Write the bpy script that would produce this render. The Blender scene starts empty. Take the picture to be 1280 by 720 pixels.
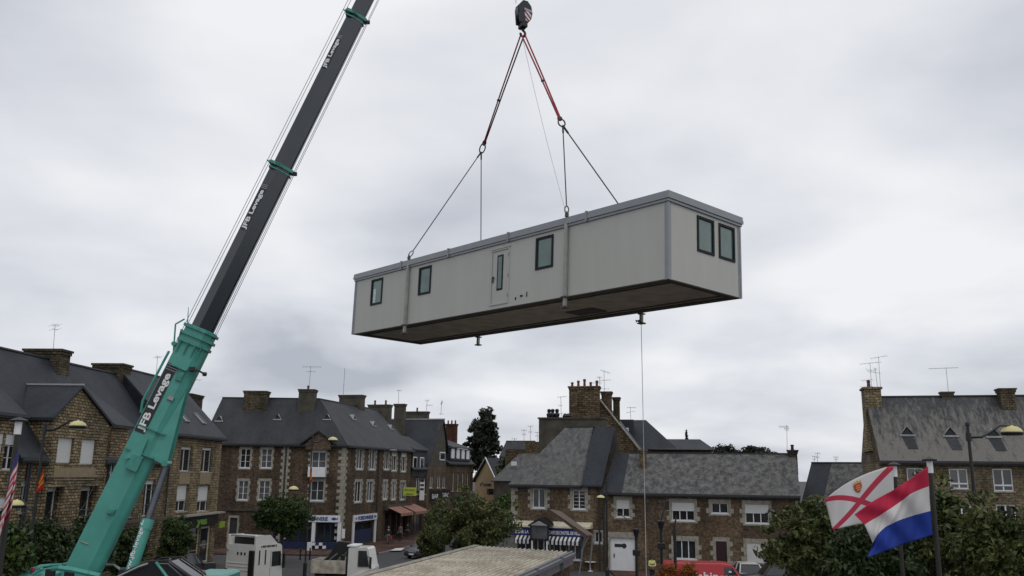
import bpy, math, random
import numpy as np
from mathutils import Vector, Matrix
random.seed(7); RNG = np.random.default_rng(7)
SC = bpy.context.scene; COL = SC.collection
R = math.radians
# ------------------------------------------------------------------ camera
F, HY, RS, CH = 1080.0, 592.0, 0.012, 7.5
_th = math.atan((HY-360)/F); _r = math.atan(RS)
FWD = Vector((0, math.cos(_th), math.sin(_th)))
_u0 = Vector((0, -math.sin(_th), math.cos(_th))); _r0 = Vector((1, 0, 0))
RT = _r0*math.cos(_r)+_u0*math.sin(_r); UP = _u0*math.cos(_r)-_r0*math.sin(_r)
CAM = Vector((0, 0, CH))
cd = bpy.data.cameras.new('camera'); co = bpy.data.objects.new('camera', cd); COL.objects.link(co)
cd.sensor_width = 36; cd.lens = F/1280*36; cd.clip_start = .1; cd.clip_end = 5000
M3 = Matrix((RT, UP, -FWD)).transposed(); co.matrix_world = Matrix.Translation(CAM) @ M3.to_4x4()
SC.camera = co
def ray(px, py):
    d = FWD*F + RT*(px-640) + UP*(360-py); return d
def at(px, py, Y):
    d = ray(px, py); return CAM + d*(Y/d.y)
def onz(px, py, z):
    d = ray(px, py); return CAM + d*((z-CH)/d.z)
def proj(P):
    d = P-CAM; z = d.dot(FWD); return 640+F*d.dot(RT)/z, 360-F*d.dot(UP)/z

# ------------------------------------------------------------------ mesh builder
ROOTM = {}
def rootm(o):
    while o.parent: o = o.parent
    return ROOTM.get(o.name, Matrix.Identity(4))
class MB:
    def __init__(s): s.v = []; s.f = []; s.m = []
    def add(s, vs, fs, mi=0):
        b = len(s.v); s.v += [tuple(p) for p in vs]
        for f in fs: s.f.append(tuple(b+i for i in f)); s.m.append(mi)
    def poly(s, *p, mi=0): s.add(p, [tuple(range(len(p)))], mi)
    def box(s, x0, x1, y0, y1, z0, z1, mi=0, M=None):
        vs = [Vector((x, y, z)) for z in (z0, z1) for y in (y0, y1) for x in (x0, x1)]
        if M is not None: vs = [M@p for p in vs]
        s.add(vs, [(0,2,3,1),(4,5,7,6),(0,1,5,4),(2,6,7,3),(0,4,6,2),(1,3,7,5)], mi)
    def rbox(s, x0, x1, y0, y1, z0, z1, b=.03, mi=0, M=None):   # box with chamfered edges
        X = [(x0, x0+b), (x1, x1-b)]; Y = [(y0, y0+b), (y1, y1-b)]; Z = [(z0, z0+b), (z1, z1-b)]
        vs = []; idx = {}
        for i in (0,1):
            for j in (0,1):
                for k in (0,1):
                    for a in range(3):
                        p = [X[i][1], Y[j][1], Z[k][1]]; p[a] = (X[i], Y[j], Z[k])[a][0]
                        idx[i,j,k,a] = len(vs); vs.append(Vector(p))
        fs = []
        for a in range(3):
            b1, b2 = [q for q in range(3) if q != a]
            for e in (0,1):
                def g(u, w, ax):
                    t = [0,0,0]; t[a] = e; t[b1] = u; t[b2] = w; return idx[t[0],t[1],t[2],ax]
                fs.append((g(0,0,a), g(1,0,a), g(1,1,a), g(0,1,a)))
        for a in range(3):   # edges along axis a
            b1, b2 = [q for q in range(3) if q != a]
            for u in (0,1):
                for w in (0,1):
                    def g(e, ax):
                        t = [0,0,0]; t[a] = e; t[b1] = u; t[b2] = w; return idx[t[0],t[1],t[2],ax]
                    fs.append((g(0,b1), g(1,b1), g(1,b2), g(0,b2)))
        for i in (0,1):
            for j in (0,1):
                for k in (0,1): fs.append((idx[i,j,k,0], idx[i,j,k,1], idx[i,j,k,2]))
        if M is not None: vs = [M@p for p in vs]
        s.add(vs, fs, mi)
    def tube(s, p0, p1, r0, r1=None, n=8, mi=0):
        p0 = Vector(p0); p1 = Vector(p1); r1 = r0 if r1 is None else r1
        a = (p1-p0); 
        if a.length < 1e-6: return
        a.normalize(); t = Vector((0,0,1)) if abs(a.z) < .9 else Vector((1,0,0))
        u = a.cross(t).normalized(); w = a.cross(u)
        vs = []
        for (p, r) in ((p0, r0), (p1, r1)):
            for i in range(n):
                c = 2*math.pi*i/n; vs.append(p+u*(r*math.cos(c))+w*(r*math.sin(c)))
        fs = [(i, (i+1)%n, n+(i+1)%n, n+i) for i in range(n)]+[tuple(range(n))[::-1], tuple(range(n, 2*n))]
        s.add(vs, fs, mi)
    def path(s, pts, r, n=6, mi=0, r1=None):
        k = len(pts)-1
        for i in range(k):
            a = r if r1 is None else r+(r1-r)*i/k; b = r if r1 is None else r+(r1-r)*(i+1)/k
            s.tube(pts[i], pts[i+1], a, b, n, mi)
    def ext(s, pts, vec, mi=0):
        vec = Vector(vec); n = len(pts); pts = [Vector(p) for p in pts]
        vs = pts+[p+vec for p in pts]
        s.add(vs, [tuple(range(n))[::-1], tuple(range(n, 2*n))]+[(i, (i+1)%n, n+(i+1)%n, n+i) for i in range(n)], mi)
    def loft(s, rings, mi=0, cap=True):
        n = len(rings[0]); vs = [p for r in rings for p in r]; fs = []
        for k in range(len(rings)-1):
            for i in range(n): fs.append((k*n+i, k*n+(i+1)%n, (k+1)*n+(i+1)%n, (k+1)*n+i))
        if cap: fs += [tuple(range(n))[::-1], tuple(range((len(rings)-1)*n, len(rings)*n))]
        s.add(vs, fs, mi)
    def lathe(s, c, prof, n=12, M=None, mi=0):
        c = Vector(c); rings = []
        for (r, z) in prof:
            ring = []
            for i in range(n):
                a = 2*math.pi*i/n; p = Vector((max(r,1e-4)*math.cos(a), max(r,1e-4)*math.sin(a), z))
                if M is not None: p = M@p
                ring.append(c+p)
            rings.append(ring)
        s.loft(rings, mi)
    def text(s, txt, size, O, X, Y, width=None, thick=.01, bold=.015, mi=0, align='CENTER'):
        cu = bpy.data.curves.new('t', 'FONT'); cu.body = txt; cu.size = 1; cu.extrude = .5; cu.offset = bold; cu.align_x = align; cu.resolution_u = 3
        ob = bpy.data.objects.new('t', cu); COL.objects.link(ob)
        dg = bpy.context.evaluated_depsgraph_get(); dg.update()
        me = bpy.data.meshes.new_from_object(ob.evaluated_get(dg))
        vs = [v.co.copy() for v in me.vertices]; fs = [tuple(p.vertices) for p in me.polygons]
        bpy.data.objects.remove(ob); bpy.data.meshes.remove(me); bpy.data.curves.remove(cu)
        xs = [v.x for v in vs]; w = max(xs)-min(xs); sx = size if width is None else width/w
        X = Vector(X).normalized(); Y = Vector(Y).normalized(); N = X.cross(Y); O = Vector(O)
        s.add([O+X*(v.x*sx)+Y*(v.y*size)+N*(v.z*thick) for v in vs], fs, mi)
    def build(s, name, mats, parent=None, smooth=False, world=False, link=True):
        me = bpy.data.meshes.new(name)
        vs = s.v
        if world and parent is not None:
            Mi = rootm(parent).inverted(); vs = [tuple(Mi@Vector(p)) for p in s.v]
        me.from_pydata([tuple(p) for p in vs], [], s.f)
        if not isinstance(mats, (list, tuple)): mats = [mats]
        for m in mats: me.materials.append(m)
        me.polygons.foreach_set('material_index', s.m)
        me.update()
        uvl = me.uv_layers.new(name='UV'); data = np.zeros(len(me.loops)*2, dtype=np.float32)
        V = np.array([tuple(v.co) for v in me.vertices])
        for p in me.polygons:
            n = p.normal
            if abs(n.z) > .98: t = Vector((1,0,0)); b = Vector((0,1,0))
            else:
                t = Vector((0,0,1)).cross(n).normalized(); b = n.cross(t)
            for li in p.loop_indices:
                c = V[me.loops[li].vertex_index]
                data[2*li] = c[0]*t.x+c[1]*t.y+c[2]*t.z; data[2*li+1] = c[0]*b.x+c[1]*b.y+c[2]*b.z
        uvl.data.foreach_set('uv', data)
        if smooth: me.polygons.foreach_set('use_smooth', [True]*len(me.polygons))
        o = bpy.data.objects.new(name, me); COL.objects.link(o)
        if parent is not None: o.parent = parent
        return o
def tag(o, label=None, cat=None, group=None, kind=None):
    if label: o['label'] = label
    if cat: o['category'] = cat
    if group: o['group'] = group
    if kind: o['kind'] = kind
    return o
def thing(name, label, cat, loc=(0,0,0), rz=0, group=None):
    o = bpy.data.objects.new(name, None); COL.objects.link(o); o.empty_display_size = .3
    o.location = loc; o.rotation_euler = (0,0,rz); tag(o, label, cat, group)
    ROOTM[o.name] = Matrix.Translation(Vector(loc)) @ Matrix.Rotation(rz, 4, 'Z')
    return o
def single(name, label, cat, mb, mat, loc, group=None, smooth=False, kind=None):  # one-mesh thing, world coords given
    L = Vector(loc); mb.v = [tuple(Vector(p)-L) for p in mb.v]
    o = mb.build(name, mat, None, smooth); o.location = L; tag(o, label, cat, group, kind); return o

# ------------------------------------------------------------------ materials
def newmat(name):
    m = bpy.data.materials.new(name); m.use_nodes = True; nt = m.node_tree
    return m, nt, nt.nodes['Principled BSDF']
def N(nt, t, **kw):
    n = nt.nodes.new(t)
    for k, v in kw.items():
        if k in n.inputs.keys(): n.inputs[k].default_value = v
        else: setattr(n, k, v)
    return n
def L(nt, a, b): nt.links.new(a, b)
def c4(c): return (c[0], c[1], c[2], 1)
def ramp(nt, src, a, b, ca=(0,0,0,1), cb=(1,1,1,1)):
    r = nt.nodes.new('ShaderNodeValToRGB'); e = r.color_ramp.elements
    e[0].position = a; e[1].position = b; e[0].color = ca; e[1].color = cb; L(nt, src, r.inputs[0]); return r
def mixc(nt, fac, A, B, mode='MIX'):
    m = nt.nodes.new('ShaderNodeMix'); m.data_type = 'RGBA'; m.blend_type = mode
    if hasattr(fac, 'links'): L(nt, fac, m.inputs[0])
    else: m.inputs[0].default_value = fac
    for s, x in ((m.inputs[6], A), (m.inputs[7], B)):
        if hasattr(x, 'links'): L(nt, x, s)
        else: s.default_value = c4(x)
    return m.outputs[2]
def plain(name, col, rough=.6, metal=0, var=.15, scale=3, spec=.5, stretch=None):
    m, nt, b = newmat(name)
    tc = N(nt, 'ShaderNodeTexCoord'); no = N(nt, 'ShaderNodeTexNoise', Scale=scale, Detail=5)
    if stretch:
        mp = N(nt, 'ShaderNodeMapping'); mp.inputs['Scale'].default_value = stretch; L(nt, tc.outputs['Object'], mp.inputs[0]); L(nt, mp.outputs[0], no.inputs['Vector'])
    else: L(nt, tc.outputs['Object'], no.inputs['Vector'])
    r = ramp(nt, no.outputs[0], .3, .7)
    L(nt, mixc(nt, r.outputs[0], [c*(1-var) for c in col], [min(1, c*(1+var)) for c in col]), b.inputs['Base Color'])
    b.inputs['Roughness'].default_value = rough; b.inputs['Metallic'].default_value = metal; b.inputs['Specular IOR Level'].default_value = spec
    return m
def masonry(name, c1, c2, mortar, bw=.4, bh=.17, ms=.02, distort=.04, dirt=.5):
    m, nt, b = newmat(name)
    uv = N(nt, 'ShaderNodeUVMap'); 
    dn = N(nt, 'ShaderNodeTexNoise', Scale=2.3, Detail=3); L(nt, uv.outputs[0], dn.inputs['Vector'])
    sb = N(nt, 'ShaderNodeVectorMath', operation='SUBTRACT'); L(nt, dn.outputs['Color'], sb.inputs[0]); sb.inputs[1].default_value = (.5,.5,.5)
    sc = N(nt, 'ShaderNodeVectorMath', operation='SCALE'); L(nt, sb.outputs[0], sc.inputs[0]); sc.inputs['Scale'].default_value = distort*2
    ad = N(nt, 'ShaderNodeVectorMath', operation='ADD'); L(nt, uv.outputs[0], ad.inputs[0]); L(nt, sc.outputs[0], ad.inputs[1])
    br = N(nt, 'ShaderNodeTexBrick', Scale=1.0); L(nt, ad.outputs[0], br.inputs['Vector'])
    br.inputs['Color1'].default_value = c4(c1); br.inputs['Color2'].default_value = c4(c2); br.inputs['Mortar'].default_value = c4(mortar)
    br.inputs['Brick Width'].default_value = bw; br.inputs['Row Height'].default_value = bh; br.inputs['Mortar Size'].default_value = ms; br.inputs['Mortar Smooth'].default_value = .3
    n2 = N(nt, 'ShaderNodeTexNoise', Scale=5, Detail=4); L(nt, uv.outputs[0], n2.inputs['Vector'])
    r2 = ramp(nt, n2.outputs[0], .3, .7, (.55,.55,.55,1), (1.35,1.3,1.2,1))
    col = mixc(nt, 1, br.outputs['Color'], r2.outputs[0], 'MULTIPLY')
    n3 = N(nt, 'ShaderNodeTexNoise', Scale=.35, Detail=5); L(nt, uv.outputs[0], n3.inputs['Vector'])
    r3 = ramp(nt, n3.outputs[0], .35, .65, (.62,.62,.64,1), (1.25,1.22,1.15,1))
    mpv = N(nt, 'ShaderNodeMapping'); mpv.inputs['Scale'].default_value = (1.2,.12,1); L(nt, uv.outputs[0], mpv.inputs[0]); nv = N(nt, 'ShaderNodeTexNoise', Scale=1.5, Detail=5); L(nt, mpv.outputs[0], nv.inputs['Vector']); rv_ = ramp(nt, nv.outputs[0], .35, .6, (.72,.72,.72,1), (1.1,1.1,1.1,1)); col = mixc(nt, .8, col, rv_.outputs[0], 'MULTIPLY')
    col = mixc(nt, 1, col, r3.outputs[0], 'MULTIPLY'); L(nt, col, b.inputs['Base Color'])
    b.inputs['Roughness'].default_value = .95; b.inputs['Specular IOR Level'].default_value = .2
    bp = N(nt, 'ShaderNodeBump', Strength=.7, Distance=.03); L(nt, br.outputs['Fac'], bp.inputs['Height']); bp.invert = True; L(nt, bp.outputs[0], b.inputs['Normal'])
    return m
def slate(name, col, lich=None, lo=.5, hi=.62, streak=False):
    m, nt, b = newmat(name)
    uv = N(nt, 'ShaderNodeUVMap')
    br = N(nt, 'ShaderNodeTexBrick', Scale=1.0); L(nt, uv.outputs[0], br.inputs['Vector'])
    br.inputs['Color1'].default_value = c4([c*.82 for c in col]); br.inputs['Color2'].default_value = c4([c*1.2 for c in col]); br.inputs['Mortar'].default_value = c4([c*.5 for c in col])
    br.inputs['Brick Width'].default_value = .22; br.inputs['Row Height'].default_value = .13; br.inputs['Mortar Size'].default_value = .008
    n3 = N(nt, 'ShaderNodeTexNoise', Scale=.5, Detail=6, Roughness=.65)
    mp = N(nt, 'ShaderNodeMapping'); mp.inputs['Scale'].default_value = (1, .45, 1); L(nt, uv.outputs[0], mp.inputs[0]); L(nt, mp.outputs[0], n3.inputs['Vector'])
    r3 = ramp(nt, n3.outputs[0], .3, .7, (.55,.56,.6,1), (1.5,1.5,1.45,1))
    c = mixc(nt, 1, br.outputs[0], r3.outputs[0], 'MULTIPLY')
    if lich:
        n4 = N(nt, 'ShaderNodeTexNoise', Scale=2.1, Detail=10, Roughness=.75, Distortion=.25)
        mp2 = N(nt, 'ShaderNodeMapping'); mp2.inputs['Scale'].default_value = (1.5, .35, 1) if streak else (1, .7, 1)
        L(nt, uv.outputs[0], mp2.inputs[0]); L(nt, mp2.outputs[0], n4.inputs['Vector'])
        src = n4.outputs[0]
        if streak:
            sp_ = N(nt, 'ShaderNodeSeparateXYZ'); L(nt, uv.outputs[0], sp_.inputs[0]); q1 = N(nt, 'ShaderNodeMath', operation='MULTIPLY_ADD'); L(nt, sp_.outputs[1], q1.inputs[0]); q1.inputs[1].default_value = -.034; q1.inputs[2].default_value = .034*9.8
            q2 = N(nt, 'ShaderNodeMath', operation='ADD'); L(nt, q1.outputs[0], q2.inputs[0]); L(nt, src, q2.inputs[1]); src = q2.outputs[0]
        r4 = ramp(nt, src, lo, hi)
        n5 = N(nt, 'ShaderNodeTexNoise', Scale=6, Detail=4); L(nt, uv.outputs[0], n5.inputs['Vector'])
        lc = mixc(nt, n5.outputs[0], [x*.7 for x in lich], [x*1.25 for x in lich])
        c = mixc(nt, r4.outputs[0], c, lc)
    L(nt, c, b.inputs['Base Color']); b.inputs['Roughness'].default_value = .62; b.inputs['Specular IOR Level'].default_value = .35
    bp = N(nt, 'ShaderNodeBump', Strength=.5, Distance=.015); L(nt, br.outputs['Fac'], bp.inputs['Height']); bp.invert = True; L(nt, bp.outputs[0], b.inputs['Normal'])
    return m
def leafmat(name, a, b_, sc=1.2):
    m, nt, b = newmat(name)
    g = N(nt, 'ShaderNodeNewGeometry'); no = N(nt, 'ShaderNodeTexNoise', Scale=sc, Detail=3); tc = N(nt, 'ShaderNodeTexCoord'); L(nt, tc.outputs['Object'], no.inputs['Vector'])
    r = ramp(nt, no.outputs[0], .35, .65)
    c = mixc(nt, r.outputs[0], a, b_)
    rr = ramp(nt, g.outputs['Random Per Island'], 0, 1, (.6,.6,.6,1), (1.5,1.45,1.3,1))
    L(nt, mixc(nt, 1, c, rr.outputs[0], 'MULTIPLY'), b.inputs['Base Color'])
    b.inputs['Roughness'].default_value = .55; b.inputs['Specular IOR Level'].default_value = .3
    return m
M = {}
M['stone_tan'] = masonry('tan_rubble_stone', (.35,.285,.185), (.165,.133,.087), (.05,.04,.028), .36, .17, .025, .06)
M['stone_tan2'] = masonry('tan_coursed_stone', (.32,.262,.172), (.175,.143,.095), (.06,.05,.035), .42, .19, .02, .04)
M['brown'] = masonry('brown_schist', (.142,.102,.073), (.082,.06,.046), (.088,.076,.062), .32, .13, .018, .05)
M['brown2'] = masonry('brown_coursed_stone', (.182,.132,.088), (.108,.08,.056), (.14,.118,.093), .36, .15, .02, .05)
M['tan_grey'] = masonry('grey_tan_stone', (.255,.212,.145), (.175,.147,.104), (.10,.085,.062), .4, .17, .018, .04)
M['rust_rubble'] = masonry('rusty_rubble_stone', (.2,.155,.10), (.08,.065,.048), (.06,.045,.032), .45, .2, .03, .12)
M['dark_rubble'] = masonry('dark_chimney_stone', (.145,.124,.085), (.072,.062,.045), (.04,.035,.027), .34, .16, .022, .05)
M['redbrick'] = masonry('red_brick', (.13,.05,.036), (.08,.034,.027), (.1,.08,.06), .22, .07, .01, .01)
M['quoin'] = plain('pale_quoin_granite', (.30,.278,.23), .9, var=.3, scale=4)
M['render_grey'] = plain('dark_weathered_render', (.07,.062,.046), .95, var=.35, scale=1.2)
M['spandrel'] = plain('tan_render', (.25,.20,.12), .9, var=.1)
M['slate'] = slate('dark_blue_slate', (.021,.025,.032))
M['slate2'] = slate('grey_slate', (.027,.029,.034))
M['slate_w'] = slate('weathered_slate', (.045,.046,.048), (.155,.149,.136), .42, .60)
M['slate_l'] = slate('lichened_slate', (.06,.061,.062), (.145,.142,.132), .38, .62)
M['slate_s'] = slate('streaked_slate', (.045,.046,.05), (.155,.148,.132), .42, .58, True)
M['lead'] = plain('pale_lead_flashing', (.34,.35,.36), .6)
M['zinc'] = plain('zinc', (.22,.23,.25), .45, .4, var=.15)
M['gutter'] = plain('dark_gutter_metal', (.04,.042,.046), .5, .3)
M['white'] = plain('white_joinery', (.72,.73,.74), .45, var=.05)
M['shutter'] = plain('white_roller_shutter', (.62,.62,.60), .6, var=.05, stretch=(.2,.2,14))
M['cream'] = plain('cream_paint', (.6,.55,.42), .6)
M['yellow_wall'] = plain('apricot_render', (.6,.43,.24), .9, var=.08, scale=1)
M['black'] = plain('black_paint', (.012,.012,.013), .45)
M['rubber'] = plain('tyre_rubber', (.015,.015,.015), .85)
M['steel'] = plain('steel', (.3,.3,.31), .35, .9)
M['ant'] = plain('weathered_aluminium', (.12,.12,.12), .5, .6)
M['pot'] = plain('terracotta_pot', (.13,.05,.035), .85)
M['navy'] = plain('navy_shopfront', (.012,.022,.07), .45)
M['darkred'] = plain('dark_red_door', (.03,.009,.012), .4)
M['curtain'] = plain('net_curtain', (.3,.3,.3), .9)
def glassm(name, col, rough=.06, spec=.8):
    m, nt, b = newmat(name); tc = N(nt, 'ShaderNodeTexCoord'); no = N(nt, 'ShaderNodeTexNoise', Scale=1.5, Detail=2); L(nt, tc.outputs['Object'], no.inputs['Vector'])
    L(nt, mixc(nt, no.outputs[0], [c*.5 for c in col], [c*1.6 for c in col]), b.inputs['Base Color'])
    b.inputs['Roughness'].default_value = rough; b.inputs['Specular IOR Level'].default_value = spec; return m
M['glass'] = glassm('dark_window_glass', (.018,.02,.022))
M['glass_c'] = glassm('window_glass_with_curtain_behind', (.09,.095,.1), .1, .5)
M['glass_b'] = glassm('reflective_window_glass', (.04,.045,.052), .12, 1.0)
M['glass_g'] = glassm('green_tinted_glass', (.07,.13,.115), .05, .9)
M['asphalt'] = plain('asphalt', (.047,.047,.049), .9, var=.2, scale=.8)
M['asphalt2'] = plain('worn_asphalt', (.06,.058,.058), .9, var=.25, scale=.5)
M['paving'] = masonry('reddish_paving', (.13,.075,.065), (.1,.062,.055), (.06,.05,.045), .2, .1, .006, .0)
M['kerb'] = plain('granite_kerb', (.22,.21,.2), .85, var=.2)
M['paint'] = plain('road_paint', (.6,.6,.58), .7, var=.15, scale=6)
M['bark'] = plain('bark', (.06,.045,.032), .95, var=.4, scale=8, stretch=(1,1,.2))
M['green'] = plain('crane_turquoise_paint', (.075,.32,.265), .36, var=.12, scale=1.3)
M['green_d'] = plain('crane_turquoise_collar', (.055,.26,.215), .42, var=.25, scale=5)
M['boomgrey'] = plain('boom_anthracite_paint', (.009,.016,.023), .22, var=.25, scale=1.0, spec=.85)
M['plate'] = plain('black_decal', (.018,.02,.024), .5)
M['letters'] = plain('white_lettering', (.78,.78,.78), .5, var=.03)
M['rod'] = plain('dark_chrome_rod', (.12,.125,.15), .3, .6)

# ------------------------------------------------------------------ world + sun
w = bpy.data.worlds.new('World'); SC.world = w; w.use_nodes = True; nt = w.node_tree
bg = nt.nodes['Background']; SUN_EL, SUN_AZ = R(55), R(150)
sky = N(nt, 'ShaderNodeTexSky', sky_type='NISHITA'); sky.sun_disc = False; sky.sun_elevation = SUN_EL; sky.sun_rotation = SUN_AZ
tc = N(nt, 'ShaderNodeTexCoord'); sx = N(nt, 'ShaderNodeSeparateXYZ'); L(nt, tc.outputs['Generated'], sx.inputs[0])
def mth(op, a, b=None):
    m = N(nt, 'ShaderNodeMath', operation=op)
    for i, x in enumerate((a, b)):
        if x is None: continue
        if hasattr(x, 'links'): L(nt, x, m.inputs[i])
        else: m.inputs[i].default_value = x
    return m.outputs[0]
zz = mth('ADD', mth('MAXIMUM', sx.outputs[2], 0.0), .22)
cx = N(nt, 'ShaderNodeCombineXYZ'); L(nt, mth('DIVIDE', sx.outputs[0], zz), cx.inputs[0]); L(nt, mth('DIVIDE', sx.outputs[1], zz), cx.inputs[1]); L(nt, mth('MULTIPLY', sx.outputs[2], 1.5), cx.inputs[2])
n1 = N(nt, 'ShaderNodeTexNoise', Scale=1.5, Detail=6, Roughness=.45, Distortion=.15); L(nt, cx.outputs[0], n1.inputs['Vector'])
n2 = N(nt, 'ShaderNodeTexNoise', Scale=.45, Detail=3); L(nt, cx.outputs[0], n2.inputs['Vector'])
cr = nt.nodes.new('ShaderNodeValToRGB'); e = cr.color_ramp.elements
e[0].position = .36; e[0].color = (4.3,4.55,5.15,1); e[1].position = .63; e[1].color = (8.6,8.65,8.85,1)
el = cr.color_ramp.elements.new(.5); el.color = (6.75,6.95,7.45,1)
avg = mth('ADD', mth('MULTIPLY', n1.outputs[0], .6), mth('MULTIPLY', n2.outputs[0], .4)); 
def blob(px, py, wx, wz, amt):
    d = ray(px, py).normalized(); X = Vector((d.y, -d.x, 0)).normalized(); Z = X.cross(d)
    def comp(v, w_):
        q = N(nt, 'ShaderNodeVectorMath', operation='DOT_PRODUCT'); L(nt, wv.outputs[0], q.inputs[0]); q.inputs[1].default_value = v/w_; return mth('SUBTRACT', q.outputs['Value'], d.dot(v)/w_)
    a, b = comp(X, wx), comp(Z, wz); r2 = mth('ADD', mth('MULTIPLY', a, a), mth('MULTIPLY', b, b))
    return mth('MULTIPLY', mth('POWER', 2.718, mth('MULTIPLY', r2, -1.0)), amt*.75)
n9 = N(nt, 'ShaderNodeTexNoise', Scale=6, Detail=5); L(nt, tc.outputs['Generated'], n9.inputs['Vector']); s9 = N(nt, 'ShaderNodeVectorMath', operation='SCALE'); s8 = N(nt, 'ShaderNodeVectorMath', operation='SUBTRACT'); L(nt, n9.outputs['Color'], s8.inputs[0]); s8.inputs[1].default_value = (.5,.5,.5); L(nt, s8.outputs[0], s9.inputs[0]); s9.inputs['Scale'].default_value = .22
wv = N(nt, 'ShaderNodeVectorMath', operation='ADD'); L(nt, tc.outputs['Generated'], wv.inputs[0]); L(nt, s9.outputs[0], wv.inputs[1])
for a_ in ((415,445,.075,.028,-.13),(1010,432,.10,.025,-.09),(1260,470,.10,.05,-.06),(1180,110,.22,.07,-.05),(60,330,.14,.06,-.06),(350,200,.2,.1,-.03),(880,480,.14,.06,.07),(120,60,.2,.12,.03),(800,150,.3,.1,.05),(300,330,.12,.05,.05)): avg = mth('ADD', avg, blob(*a_))
L(nt, avg, cr.inputs[0])
L(nt, mixc(nt, .95, sky.outputs[0], cr.outputs[0]), bg.inputs[0]); bg.inputs[1].default_value = .1
sl = bpy.data.lights.new('sun', 'SUN'); so = bpy.data.objects.new('sun', sl); COL.objects.link(so)
sl.energy = .55; sl.angle = R(25); sl.color = (1,.97,.92)
sd = Vector((math.sin(SUN_AZ)*math.cos(SUN_EL), math.cos(SUN_AZ)*math.cos(SUN_EL), math.sin(SUN_EL)))
so.rotation_euler = sd.to_track_quat('Z', 'Y').to_euler()
SC.view_settings.view_transform = 'Standard'; SC.view_settings.look = 'None'; SC.view_settings.exposure = .08; SC.view_settings.gamma = 1

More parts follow.
